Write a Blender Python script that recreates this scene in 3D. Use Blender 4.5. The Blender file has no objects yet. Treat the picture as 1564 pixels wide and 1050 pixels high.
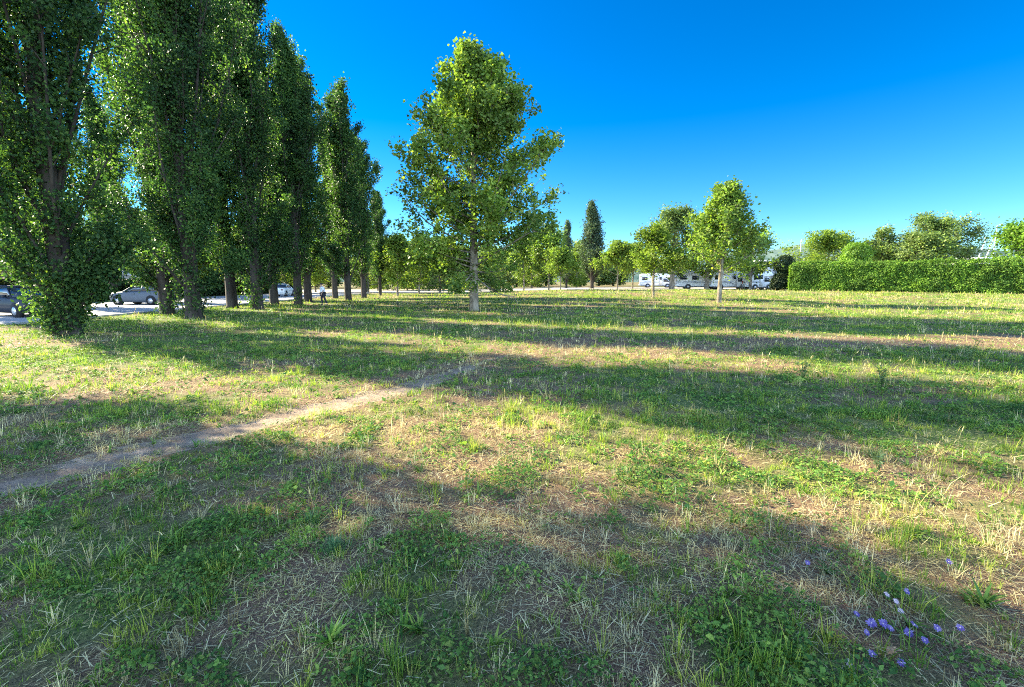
import bpy, bmesh, math, random
import numpy as np
from mathutils import Vector, Matrix

SC = bpy.context.scene
COL = SC.collection
R = math.radians
PI = math.pi

# ------------------------------------------------------------------ camera model
CAMZ, FPX, HOR = 1.7, 700.0, 431.0
PITCH = math.atan((525 - HOR) / FPX)
CP, SP = math.cos(PITCH), math.sin(PITCH)

def smooth(a, b, v):
    t = np.clip((np.asarray(v, float) - a) / (b - a), 0, 1)
    return t * t * (3 - 2 * t)

# ------------------------------------------------------------------ numpy noise
def _hash(ix, iy, seed):
    h = (ix.astype(np.int64) * 374761393 + iy.astype(np.int64) * 668265263 + seed * 1274126177) & 0x7fffffff
    h = ((h ^ (h >> 13)) * 1274126177) & 0x7fffffff
    h = ((h ^ (h >> 16)) * 668265263) & 0x7fffffff
    return ((h ^ (h >> 15)) & 0xffff) / 65535.0

def vnoise(x, y, scale, seed=0):
    x = np.asarray(x, float) / scale + 1000; y = np.asarray(y, float) / scale + 1000
    ix = np.floor(x); iy = np.floor(y)
    fx = x - ix; fy = y - iy
    fx = fx * fx * (3 - 2 * fx); fy = fy * fy * (3 - 2 * fy)
    a = _hash(ix, iy, seed); b = _hash(ix + 1, iy, seed)
    c = _hash(ix, iy + 1, seed); d = _hash(ix + 1, iy + 1, seed)
    return (a * (1 - fx) + b * fx) * (1 - fy) + (c * (1 - fx) + d * fx) * fy

def fbm(x, y, scale, seed=0, o=3):
    s, n, a = 0, 0, 1.0
    for k in range(o):
        s = s + a * vnoise(x, y, scale / 2 ** k, seed + k * 17); n += a; a *= .55
    return s / n

# ------------------------------------------------------------------ lie of the land
PATH = np.array([(-12.5, -0.6), (-7.2, 2.2), (-4.25, 3.7), (-3.4, 4.95), (-2.55, 6.25), (-1.7, 7.2), (-0.45, 10.2), (1.4, 12.9), (4.6, 16.5), (9, 21), (14, 27)])

def path_dist(x, y):
    x = np.asarray(x, float); y = np.asarray(y, float)
    best = np.full(x.shape, 1e9)
    for (ax, ay), (bx, by) in zip(PATH[:-1], PATH[1:]):
        dx, dy = bx - ax, by - ay
        t = np.clip(((x - ax) * dx + (y - ay) * dy) / (dx * dx + dy * dy), 0, 1)
        best = np.minimum(best, np.hypot(x - ax - t * dx, y - ay - t * dy))
    return best

def path_half(x, y):
    w = .17 * (1 - smooth(6, 10, y)) + .02
    return w + .36 * (fbm(x, y, .5, 91) - .5)

def road_edge(y):
    return -20.0 - .03 * (np.asarray(y, float) - 17)

def terrain(x, y, bumps=True):
    x = np.asarray(x, float); y = np.asarray(y, float)
    z = .56 * smooth(22, 58, y) * smooth(-14, 12, x) * (1 - .6 * smooth(200, 600, y))
    if bumps:
        k = smooth(-.5, 2, x - road_edge(y)) * (1 - smooth(60, 72, y)) * smooth(.15, .6, path_dist(x, y))
        z = z + k * (.05 * (fbm(x, y, 1.7, 3) - .5) + .03 * (fbm(x, y, .4, 5) - .5))
        z = z - .025 * (1 - smooth(.1, .5, path_dist(x, y))) * (1 - smooth(9, 14, y))
    return z

def T(x, y): return float(terrain(np.array([x]), np.array([y]))[0])

def ray(px, py):
    u, v = (px - 782) / FPX, (525 - py) / FPX
    return Vector((u, CP + v * SP, -SP + v * CP))

def gp(px, py):                                   # where a pixel of the photo meets the ground
    d = ray(px, py); t, step = 1.0, .05
    while t < 400:
        p = d * t
        if p.z + CAMZ <= T(p.x, p.y): break
        t += max(.01, t * .004)
    return Vector((d.x * t, d.y * t, T(d.x * t, d.y * t)))

def zat(py, y):                                   # height seen at row py at distance y
    d = ray(782, py); return CAMZ + y * d.z / d.y
def xat(px, py, y):
    d = ray(px, py); return y * d.x / d.y

# ------------------------------------------------------------------ mesh building
class MB:
    def __init__(s): s.v, s.q, s.t, s.a, s.n = [], [], [], [], 0
    def add(s, v, q=None, t=None, a=None):
        v = np.asarray(v, float).reshape(-1, 3)
        if q is not None and len(q): s.q.append(np.asarray(q, np.int64).reshape(-1, 4) + s.n)
        if t is not None and len(t): s.t.append(np.asarray(t, np.int64).reshape(-1, 3) + s.n)
        s.v.append(v); s.a.append(np.full(len(v), .5) if a is None else np.broadcast_to(np.asarray(a, float), (len(v),)))
        s.n += len(v); return s
    def mesh(s, name, mat, smoothed=False):
        v = np.concatenate(s.v) if s.v else np.zeros((0, 3))
        q = np.concatenate(s.q) if s.q else np.zeros((0, 4), np.int64)
        t = np.concatenate(s.t) if s.t else np.zeros((0, 3), np.int64)
        me = bpy.data.meshes.new(name)
        me.vertices.add(len(v)); me.vertices.foreach_set('co', v.astype(np.float32).ravel())
        li = np.concatenate([q.ravel(), t.ravel()]).astype(np.int32)
        me.loops.add(len(li)); me.loops.foreach_set('vertex_index', li)
        npoly = len(q) + len(t); me.polygons.add(npoly)
        st = np.concatenate([np.arange(len(q)) * 4, len(q) * 4 + np.arange(len(t)) * 3]).astype(np.int32)
        me.polygons.foreach_set('loop_start', st)
        if smoothed: me.polygons.foreach_set('use_smooth', np.ones(npoly, bool))
        at = me.attributes.new('tint', 'FLOAT', 'POINT')
        at.data.foreach_set('value', np.concatenate(s.a).astype(np.float32) if s.a else np.zeros(0, np.float32))
        me.materials.append(mat); me.update(calc_edges=True); me.validate()
        return me
    def build(s, name, mat, parent=None, smoothed=False):
        o = bpy.data.objects.new(name, s.mesh(name, mat, smoothed)); COL.objects.link(o)
        if parent: o.parent = parent
        return o
    # shapes
    def box(s, lo, hi, a=None):
        x0, y0, z0 = lo; x1, y1, z1 = hi
        v = [(x0, y0, z0), (x1, y0, z0), (x1, y1, z0), (x0, y1, z0), (x0, y0, z1), (x1, y0, z1), (x1, y1, z1), (x0, y1, z1)]
        return s.add(v, [(3, 2, 1, 0), (4, 5, 6, 7), (0, 1, 5, 4), (1, 2, 6, 5), (2, 3, 7, 6), (3, 0, 4, 7)], a=a)
    def tube(s, pts, rad, n=6, cap=True, a=None):
        pts = np.asarray(pts, float); rad = np.broadcast_to(np.asarray(rad, float), (len(pts),))
        tan = np.gradient(pts, axis=0); tan /= np.linalg.norm(tan, axis=1)[:, None] + 1e-9
        ref = np.array([1., 0, 0]) if abs(tan[0][0]) < .8 else np.array([0, 1., 0])
        u = np.cross(tan, ref); u /= np.linalg.norm(u, axis=1)[:, None] + 1e-9
        w = np.cross(tan, u); th = np.arange(n) * 2 * PI / n
        ring = pts[:, None] + rad[:, None, None] * (np.cos(th)[None, :, None] * u[:, None] + np.sin(th)[None, :, None] * w[:, None])
        v = ring.reshape(-1, 3); m = len(pts); q = []
        for i in range(m - 1):
            for j in range(n):
                k = (j + 1) % n; q.append((i * n + j, i * n + k, (i + 1) * n + k, (i + 1) * n + j))
        t = []
        if cap:
            v = np.vstack([v, pts[:1], pts[-1:]])
            for j in range(n):
                k = (j + 1) % n; t += [(m * n, k, j), (m * n + 1, (m - 1) * n + j, (m - 1) * n + k)]
        return s.add(v, q, t, a)
    def loft(s, rings, closed=True, caps=True):
        n = len(rings[0]); m = len(rings); v = np.array(rings, float).reshape(-1, 3); q = []
        for i in range(m - 1):
            for j in range(n if closed else n - 1):
                k = (j + 1) % n; q.append((i * n + j, i * n + k, (i + 1) * n + k, (i + 1) * n + j))
        t = []
        if caps:
            v = np.vstack([v, np.mean(rings[0], axis=0)[None], np.mean(rings[-1], axis=0)[None]])
            for j in range(n):
                k = (j + 1) % n; t += [(m * n, k, j), (m * n + 1, (m - 1) * n + j, (m - 1) * n + k)]
        return s.add(v, q, t)
    def prism(s, prof, y0, y1):                   # profile in x,z pulled along y
        return s.loft([[(x, y0, z) for x, z in prof], [(x, y1, z) for x, z in prof]])
    def blades(s, base, h, az, lean, w, a, seg=2, rng=None, tip=.12, bend=1.0):
        n = len(base); d = np.stack([np.cos(az), np.sin(az), np.zeros(n)], 1)
        sd = np.stack([-np.sin(az), np.cos(az), np.zeros(n)], 1)
        tw = rng.uniform(-1, 1, n)[:, None] * d * .9 + sd; tw /= np.linalg.norm(tw, axis=1)[:, None]
        rows = []
        for k in range(seg + 1):
            f = k / seg; ww = w * ((1 - f) ** .7 * (1 - tip) + tip) * .5
            c = base + d * (h * np.sin(lean) * f ** (1 + .7 * bend))[:, None] + np.array([0, 0, 1.]) * (h * (f - (1 - np.cos(lean)) * f ** (1 + .8 * bend)))[:, None]
            rows += [c - tw * ww[:, None], c + tw * ww[:, None]]
        v = np.stack(rows, 1).reshape(-1, 3); per = 2 * (seg + 1)
        o = np.arange(n)[:, None] * per
        q = np.concatenate([o + np.array([2 * k, 2 * k + 1, 2 * k + 3, 2 * k + 2]) for k in range(seg)])
        return s.add(v, q, a=np.repeat(a, per))
    def leaves(s, pos, size, rng, up=.5, asp=.8, droop=.25, a=None, out=None):
        n = len(pos); nr = rng.normal(size=(n, 3)); nr[:, 2] = np.abs(nr[:, 2]) * (.4 + up) + up
        if out is not None: nr += out
        nr /= np.linalg.norm(nr, axis=1)[:, None]
        ax = rng.normal(size=(n, 3)); ax[:, 2] -= droop
        ax -= nr * np.sum(ax * nr, 1)[:, None]; ax /= np.linalg.norm(ax, axis=1)[:, None] + 1e-9
        sd = np.cross(nr, ax); L = size * rng.uniform(.65, 1.3, n)
        L_ = L[:, None]; f = (rng.uniform(-.22, .12, n) * L)[:, None]
        p0 = pos - ax * L_ * .45; p2 = pos + ax * L_ * .55
        mid = pos - ax * L_ * .08 + nr * f
        p1 = mid + sd * L_ * asp * .5; p3 = mid - sd * L_ * asp * .5
        v = np.stack([p0, p1, p2, p3], 1).reshape(-1, 3)
        q = np.arange(n)[:, None] * 4 + np.arange(4)
        tint = rng.random(n) if a is None else a
        return s.add(v, q, a=np.repeat(tint, 4))

def tag(o, label=None, cat=None, group=None, kind=None):
    if label: o['label'] = label
    if cat: o['category'] = cat
    if group: o['group'] = group
    if kind: o['kind'] = kind
    return o

def empty(name, loc, rz=0, sc=1, label=None, cat=None, group=None):
    o = bpy.data.objects.new(name, None); COL.objects.link(o)
    o.location = loc; o.rotation_euler = (0, 0, rz); o.scale = (sc, sc, sc) if not isinstance(sc, tuple) else sc
    o.empty_display_size = .2
    return tag(o, label, cat, group)

def copy_tree(o, parent=None):
    c = o.copy(); COL.objects.link(c)
    if parent: c.parent = parent
    for ch in list(o.children): copy_tree(ch, c)
    return c

# ------------------------------------------------------------------ materials
def new_mat(name):
    m = bpy.data.materials.new(name); m.use_nodes = True
    nt = m.node_tree; nt.nodes.clear()
    return m, nt, nt.nodes.new('ShaderNodeOutputMaterial')

def ramp(nt, stops, fac=None):
    n = nt.nodes.new('ShaderNodeValToRGB'); e = n.color_ramp.elements
    while len(e) < len(stops): e.new(.5)
    for i, (p, c) in enumerate(stops): e[i].position = p; e[i].color = (*c, 1)
    if fac is not None: nt.links.new(fac, n.inputs[0])
    return n

def noise(nt, scale, detail=4, rough=.6, vec=None):
    n = nt.nodes.new('ShaderNodeTexNoise'); n.inputs['Scale'].default_value = scale
    n.inputs['Detail'].default_value = detail; n.inputs['Roughness'].default_value = rough
    if vec is None:
        tc = nt.nodes.new('ShaderNodeTexCoord'); vec = tc.outputs['Object']
    nt.links.new(vec, n.inputs['Vector']); return n

def mixc(nt, fac, a, b, mode='MIX'):
    n = nt.nodes.new('ShaderNodeMix'); n.data_type = 'RGBA'; n.blend_type = mode
    for key, val in ((0, fac), (6, a), (7, b)):
        if isinstance(val, (int, float)): n.inputs[key].default_value = val
        elif isinstance(val, tuple): n.inputs[key].default_value = (*val, 1)
        else: nt.links.new(val, n.inputs[key])
    return n.outputs[2]

def leaf_mat(name, stops, trans=.4, spec=.12, rough=.6, tr_gain=(1.25, 1.35, .55), patch=3.0, patch_amt=.35):
    m, nt, out = new_mat(name)
    at = nt.nodes.new('ShaderNodeAttribute'); at.attribute_name = 'tint'
    c = ramp(nt, stops, at.outputs['Fac']).outputs[0]
    geo = nt.nodes.new('ShaderNodeNewGeometry')
    nz = noise(nt, 1 / patch, 2, .5, geo.outputs['Position'])
    r2 = ramp(nt, [(.3, (1 - patch_amt,) * 3), (.7, (1 + patch_amt, 1 + patch_amt * .8, 1 - patch_amt * .3))], nz.outputs['Fac'])
    c = mixc(nt, 1.0, c, r2.outputs[0], 'MULTIPLY')
    p = nt.nodes.new('ShaderNodeBsdfPrincipled'); nt.links.new(c, p.inputs['Base Color'])
    p.inputs['Roughness'].default_value = rough; p.inputs['Specular IOR Level'].default_value = spec
    t = nt.nodes.new('ShaderNodeBsdfTranslucent'); tc = mixc(nt, 1.0, c, tr_gain, 'MULTIPLY')
    nt.links.new(tc, t.inputs['Color'])
    mx = nt.nodes.new('ShaderNodeMixShader'); mx.inputs[0].default_value = trans
    nt.links.new(p.outputs[0], mx.inputs[1]); nt.links.new(t.outputs[0], mx.inputs[2])
    nt.links.new(mx.outputs[0], out.inputs[0]); return m

def surf_mat(name, stops, scale=4, detail=6, rough=.85, spec=.3, bump=0, metallic=0, coat=0, stretch=None, bscale=None):
    m, nt, out = new_mat(name)
    vec = None
    if stretch:
        tc = nt.nodes.new('ShaderNodeTexCoord'); mp = nt.nodes.new('ShaderNodeMapping')
        mp.inputs['Scale'].default_value = stretch; nt.links.new(tc.outputs['Object'], mp.inputs[0]); vec = mp.outputs[0]
    nz = noise(nt, scale, detail, .62, vec)
    c = ramp(nt, stops, nz.outputs['Fac'])
    p = nt.nodes.new('ShaderNodeBsdfPrincipled'); nt.links.new(c.outputs[0], p.inputs['Base Color'])
    p.inputs['Roughness'].default_value = rough; p.inputs['Specular IOR Level'].default_value = spec
    p.inputs['Metallic'].default_value = metallic; p.inputs['Coat Weight'].default_value = coat
    if bump:
        n2 = noise(nt, bscale or scale * 3, 6, .65, vec); b = nt.nodes.new('ShaderNodeBump')
        b.inputs['Strength'].default_value = bump; b.inputs['Distance'].default_value = .03
        nt.links.new(n2.outputs['Fac'], b.inputs['Height']); nt.links.new(b.outputs[0], p.inputs['Normal'])
    nt.links.new(p.outputs[0], out.inputs[0]); return m

M = {}
M['poplar'] = leaf_mat('poplar_leaf', [(0, (.015, .040, .018)), (.5, (.036, .086, .032)), (.82, (.085, .155, .048)), (1, (.165, .235, .070))], .48, .14, .5)
M['plane'] = leaf_mat('plane_leaf', [(0, (.055, .105, .028)), (.5, (.130, .215, .050)), (1, (.270, .330, .095))], .44, .16, .5)
M['lime'] = leaf_mat('light_leaf', [(0, (.070, .135, .026)), (.5, (.140, .220, .044)), (1, (.250, .300, .075))], .42, .12)
M['olive'] = leaf_mat('olive_leaf', [(0, (.055, .105, .034)), (.5, (.125, .190, .064)), (1, (.240, .290, .120))], .35, .12)
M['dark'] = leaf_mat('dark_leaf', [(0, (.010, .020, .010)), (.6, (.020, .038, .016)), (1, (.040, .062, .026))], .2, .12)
M['cypress'] = leaf_mat('blue_green_leaf', [(0, (.030, .055, .035)), (.6, (.060, .095, .060)), (1, (.110, .145, .095))], .25, .12)
M['hedge'] = leaf_mat('hedge_leaf', [(0, (.045, .110, .018)), (.5, (.110, .220, .030)), (1, (.200, .310, .060))], .38, .14, .5, patch=1.6)
M['bark'] = surf_mat('poplar_bark', [(.3, (.018, .014, .011)), (.7, (.062, .052, .040))], 5, 6, .95, .2, .8, stretch=(1, 1, .2))
M['plane_bark'] = surf_mat('plane_bark', [(.35, (.070, .058, .042)), (.5, (.150, .125, .090)), (.68, (.270, .235, .175))], 4, 5, .9, .2, .5, stretch=(1, 1, .5))
M['stem'] = surf_mat('hedge_stem', [(.3, (.012, .016, .008)), (.7, (.030, .040, .016))], 3)
GS = dict(patch=.8, patch_amt=.3)
M['grass'] = leaf_mat('grass_blade', [(0, (.060, .140, .030)), (.4, (.155, .250, .042)), (.75, (.300, .345, .062)), (1, (.440, .410, .125))], .40, .1, .6, **GS)
M['straw'] = leaf_mat('dry_grass_blade', [(0, (.180, .140, .060)), (.5, (.390, .335, .160)), (1, (.640, .575, .360))], .25, .25, .6, (1.1, 1, .8), **GS)
M['clover'] = leaf_mat('ground_leaf', [(0, (.042, .110, .034)), (.55, (.120, .220, .050)), (1, (.260, .330, .080))], .35, .1, .6, **GS)

# ground: bare soil, straw litter and a green film, by the 'tint' attribute (dryness) and noise
m, nt, out = new_mat('meadow_soil')
at = nt.nodes.new('ShaderNodeAttribute'); at.attribute_name = 'tint'
n1 = noise(nt, 38, 8, .75); n2 = noise(nt, 130, 5, .75); n3 = noise(nt, .9, 5, .6)
vo = nt.nodes.new('ShaderNodeTexVoronoi'); vo.inputs['Scale'].default_value = 70
tcg = nt.nodes.new('ShaderNodeTexCoord'); nt.links.new(tcg.outputs['Object'], vo.inputs['Vector'])
soil = ramp(nt, [(.33, (.030, .020, .016)), (.48, (.130, .075, .046)), (.60, (.290, .200, .115)), (.75, (.470, .400, .240))], n2.outputs['Fac']).outputs[0]
green = ramp(nt, [(.34, (.018, .028, .010)), (.48, (.070, .100, .028)), (.58, (.170, .195, .055)), (.72, (.330, .310, .120))], n1.outputs['Fac']).outputs[0]
crumb = ramp(nt, [(.0, (.45, .45, .45)), (.35, (1, 1, 1))], vo.outputs['Distance']).outputs[0]
soil = mixc(nt, .7, soil, crumb, 'MULTIPLY')
ma = nt.nodes.new('ShaderNodeMath'); ma.operation = 'MULTIPLY_ADD'
nt.links.new(n3.outputs['Fac'], ma.inputs[0]); ma.inputs[1].default_value = .6; nt.links.new(at.outputs['Fac'], ma.inputs[2])
mr = nt.nodes.new('ShaderNodeMapRange'); nt.links.new(ma.outputs[0], mr.inputs[0])
mr.inputs[1].default_value = .62; mr.inputs[2].default_value = .95
col = mixc(nt, mr.outputs[0], green, soil)
p = nt.nodes.new('ShaderNodeBsdfPrincipled'); nt.links.new(col, p.inputs['Base Color']); p.inputs['Roughness'].default_value = .95
p.inputs['Specular IOR Level'].default_value = .1
b = nt.nodes.new('ShaderNodeBump'); b.inputs['Strength'].default_value = .7; b.inputs['Distance'].default_value = .03
nt.links.new(n1.outputs['Fac'], b.inputs['Height']); nt.links.new(b.outputs[0], p.inputs['Normal']); nt.links.new(p.outputs[0], out.inputs[0])
M['ground'] = m
M['dirt'] = surf_mat('trodden_dirt', [(.25, (.120, .084, .058)), (.5, (.235, .170, .118)), (.75, (.390, .300, .210))], 3.2, 10, .95, .15, 1.0, bscale=30)
M['asphalt'] = surf_mat('worn_asphalt', [(.3, (.250, .245, .240)), (.7, (.340, .335, .325))], .8, 10, .9, .25, .2, bscale=40)
M['gravel'] = surf_mat('pale_gravel', [(.3, (.300, .260, .200)), (.7, (.440, .390, .310))], 1.2, 10, .95, .15, .3, bscale=20)
M['kerb'] = surf_mat('kerb_stone', [(.3, (.300, .290, .270)), (.7, (.420, .410, .380))], 6, 6, .9)
M['hill'] = surf_mat('far_hill', [(.35, (.050, .085, .075)), (.65, (.105, .140, .115))], .012, 8, 1, 0)  # forest green with the blue of distance haze mixed into the colour

# ------------------------------------------------------------------ world, sun, camera
SUN = Vector((-.914, .407, 0)).normalized(); ELEV = R(28)
w = bpy.data.worlds.new('World'); SC.world = w; w.use_nodes = True
nt = w.node_tree; nt.nodes.clear()
sky = nt.nodes.new('ShaderNodeTexSky'); sky.sky_type = 'NISHITA'; sky.sun_disc = False
sky.sun_elevation = ELEV; sky.sun_rotation = math.atan2(SUN.x, SUN.y)
sky.air_density = .9; sky.dust_density = .0; sky.ozone_density = 4.0; sky.altitude = 100
hs = nt.nodes.new('ShaderNodeHueSaturation'); hs.inputs['Saturation'].default_value = 1.4; hs.inputs['Value'].default_value = .42
nt.links.new(sky.outputs[0], hs.inputs['Color'])
# sky behind the photographer brightened as added shade fill, deep clear blue ahead
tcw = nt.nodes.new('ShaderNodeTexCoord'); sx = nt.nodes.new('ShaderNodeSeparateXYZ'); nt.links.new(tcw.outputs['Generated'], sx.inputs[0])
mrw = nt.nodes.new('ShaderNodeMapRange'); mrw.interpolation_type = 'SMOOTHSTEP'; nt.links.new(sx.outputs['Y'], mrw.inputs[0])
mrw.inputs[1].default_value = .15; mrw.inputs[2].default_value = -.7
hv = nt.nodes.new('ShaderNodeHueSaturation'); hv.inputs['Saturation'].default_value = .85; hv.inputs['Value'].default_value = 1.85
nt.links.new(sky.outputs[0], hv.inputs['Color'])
mz = nt.nodes.new('ShaderNodeMapRange'); nt.links.new(sx.outputs['Z'], mz.inputs[0]); mz.interpolation_type = 'SMOOTHSTEP'
mz.inputs[1].default_value = -.02; mz.inputs[2].default_value = .5
hz_ = mixc(nt, mz.outputs[0], (.62, .80, .84), (.9, .70, .80))        # clear dry air: little white along the skyline
front = mixc(nt, 1.0, hs.outputs[0], hz_, 'MULTIPLY')
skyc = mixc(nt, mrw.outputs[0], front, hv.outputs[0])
bg = nt.nodes.new('ShaderNodeBackground'); bg.inputs[1].default_value = .13
wo = nt.nodes.new('ShaderNodeOutputWorld')
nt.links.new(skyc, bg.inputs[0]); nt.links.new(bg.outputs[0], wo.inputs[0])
sl = bpy.data.lights.new('sun', 'SUN'); sl.energy = 5; sl.angle = R(.55); sl.color = (1, .90, .65)
so = bpy.data.objects.new('sun', sl); COL.objects.link(so)
sv = Vector((SUN.x * math.cos(ELEV), SUN.y * math.cos(ELEV), math.sin(ELEV)))
so.rotation_euler = sv.to_track_quat('Z', 'Y').to_euler(); so.location = (-60, 30, 40)
cd = bpy.data.cameras.new('camera'); cd.sensor_width = 36; cd.lens = FPX / 1564 * 36; cd.clip_end = 20000; cd.clip_start = .05
co = bpy.data.objects.new('camera', cd); COL.objects.link(co)
co.location = (0, 0, CAMZ); co.rotation_euler = (PI / 2 - PITCH, 0, 0); SC.camera = co
SC.view_settings.view_transform = 'Standard'; SC.view_settings.look = 'None'
SC.view_settings.exposure = 2.62; SC.view_settings.gamma = 1
SC.cycles.max_bounces = 6; SC.cycles.transmission_bounces = 4; SC.cycles.diffuse_bounces = 3
SC.cycles.use_denoising = False; SC.cycles.filter_width = 1.05

# ------------------------------------------------------------------ ground
def dryness(x, y):
    d = fbm(x, y, 2.6, 41, 3) * .55 + fbm(x, y, .55, 43, 3) * .65 - .11
    d = d + .35 * np.exp(-(path_dist(x, y) / .55) ** 2) * (1 - smooth(11, 18, y))
    d = d + .28 * np.exp(-((y - 11.5 - .12 * x) / 1.6) ** 2) * smooth(-1, 2, x)
    return d

def axis(lo, hi, dlo, dhi, step, g=1.12):
    a = list(np.arange(dlo, dhi + 1e-6, step)); s = step; v = a[-1]
    while v < hi: s *= g; v += s; a.append(v)
    s = step; v = a[0]; pre = []
    while v > lo: s *= g; v -= s; pre.append(v)
    return np.array(pre[::-1] + a)

def sheet(xs, ys, zf, name, mat, af=None, keep=None):
    X, Y = np.meshgrid(xs, ys); Z = zf(X, Y); nx, ny = len(xs), len(ys)
    I = np.arange(nx * ny).reshape(ny, nx)
    q = np.stack([I[:-1, :-1], I[:-1, 1:], I[1:, 1:], I[1:, :-1]], -1).reshape(-1, 4)
    if keep is not None:
        k = keep(X, Y).ravel(); q = q[k[q].all(1)]
    mb = MB().add(np.stack([X, Y, Z], -1), q, a=None if af is None else af(X, Y).ravel())
    return tag(mb.build(name, mat, smoothed=True), kind='structure')

sheet(axis(-4000, 4000, -7, 7, .07, 1.1), axis(-400, 6000, .8, 9, .06, 1.08), lambda x, y: terrain(x, y), 'meadow_ground', M['ground'], dryness)
# trodden path: a ribbon laid in its own shallow groove
pts = []
for (a, b) in zip(PATH[:-1], PATH[1:]):
    n = int(np.hypot(*(b - a)) / .05)
    pts += [a + (b - a) * k / n for k in range(n)]
pts = np.array(pts)
for _ in range(60): pts[1:-1] = (pts[:-2] + 2 * pts[1:-1] + pts[2:]) / 4
pts = pts[pts[:, 1] < 11.6]
tan = np.gradient(pts, axis=0); tan /= np.linalg.norm(tan, axis=1)[:, None]; nrm = np.stack([-tan[:, 1], tan[:, 0]], 1)
rows = []
for f in np.linspace(-1, 1, 13):
    edge = pts + nrm * (f * (.30 * (1 - smooth(6.3, 11.6, pts[:, 1])) + .02) * (1 + 1.1 * (fbm(pts[:, 0] + np.sign(f) * 7, pts[:, 1], .45, 77) - .5)))[:, None]
    rows.append(np.concatenate([edge, (terrain(edge[:, 0], edge[:, 1]) + .006 - .004 * abs(f))[:, None]], 1))
G = np.array(rows); I = np.arange(G.shape[0] * G.shape[1]).reshape(G.shape[:2])
q = np.stack([I[:-1, :-1], I[1:, :-1], I[1:, 1:], I[:-1, 1:]], -1).reshape(-1, 4)
tag(MB().add(G, q[:, ::-1]).build('dirt_path', M['dirt'], smoothed=True), kind='structure')

# road on the left, gravel lot at the back
ys = np.concatenate([np.arange(-30, 74.1, 2)])
mb = MB(); v = []
for y in ys:
    e = float(road_edge(y)); v += [(e - 14, y, .004), (e, y, .004)]
mb.add(v, [(2 * i, 2 * i + 1, 2 * i + 3, 2 * i + 2) for i in range(len(ys) - 1)])
tag(mb.build('asphalt_road', M['asphalt']), kind='structure')
mb = MB()
for i in range(len(ys) - 1):
    a, b_ = ys[i], ys[i + 1]; ea, eb = float(road_edge(a)), float(road_edge(b_))
    for (k0, k1) in (((0, .0), (.14, .0)),):
        vv = [(ea + .0, a, -.05), (ea + .14, a, -.05), (eb + .14, b_, -.05), (eb + .0, b_, -.05), (ea + .0, a, .09), (ea + .14, a, .09), (eb + .14, b_, .09), (eb + .0, b_, .09)]
        mb.add(vv, [(4, 5, 6, 7), (1, 2, 6, 5), (3, 0, 4, 7)])
tag(mb.build('road_kerb', M['kerb']), kind='structure')
sheet(np.arange(-60, 62, 2.), np.arange(69, 105, 2.), lambda x, y: terrain(x, y) + .02, 'gravel_lot', M['gravel'])

# hills far away
mb = MB(); hx = np.linspace(-5200, 5600, 160); rows = []
for k, f in enumerate(np.linspace(0, 1, 9)):
    ridge = 110 + 110 * fbm(hx, hx * 0, 1500, 5, 4) + 125 * np.exp(-((hx - 2700) / 1500) ** 2)
    z = ridge * math.sin(f * PI / 2) ** 1.3 * (1 + .25 * (fbm(hx, hx * 0 + f * 800, 260, 9) - .5)) - 4
    rows.append(np.stack([hx, 3000 + f * 700 + 0 * hx, z], 1))
G = np.array(rows); I = np.arange(G.shape[0] * G.shape[1]).reshape(G.shape[:2])
mb.add(G, np.stack([I[:-1, :-1], I[:-1, 1:], I[1:, 1:], I[1:, :-1]], -1).reshape(-1, 4))
tag(mb.build('wooded_hills', M['hill'], smoothed=True), kind='structure')

# ------------------------------------------------------------------ grass (stuff)
rng = np.random.default_rng(11)
def scatter(y0, y1, dens, pad=1.2, xmax=60):
    area_n = int(dens * ((1.22 * (y0 + y1) + 2 * pad) * (y1 - y0)))
    y = np.sqrt(rng.uniform(y0 ** 2, y1 ** 2, area_n)); x = rng.uniform(-1, 1, area_n) * (1.22 * y + pad)
    k = (x > road_edge(y) + .15) & (x < xmax); x, y = x[k], y[k]
    pd = path_dist(x, y); ph = path_half(x, y) * (1 - smooth(8, 10.5, y))
    k = (pd > ph) | (rng.random(len(x)) < .03 + .12 * smooth(.3, 1, pd / (ph + .01)) ** 3)
    return x[k], y[k]

def P3(x, y, dz=0): return np.stack([x, y, terrain(x, y) + dz], 1)

def clumped(x, y, scale, seed, lo, hi):           # keep more where the clump noise is high
    k = rng.random(len(x)) < smooth(lo, hi, fbm(x, y, scale, seed, 2)); return x[k], y[k]

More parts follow.
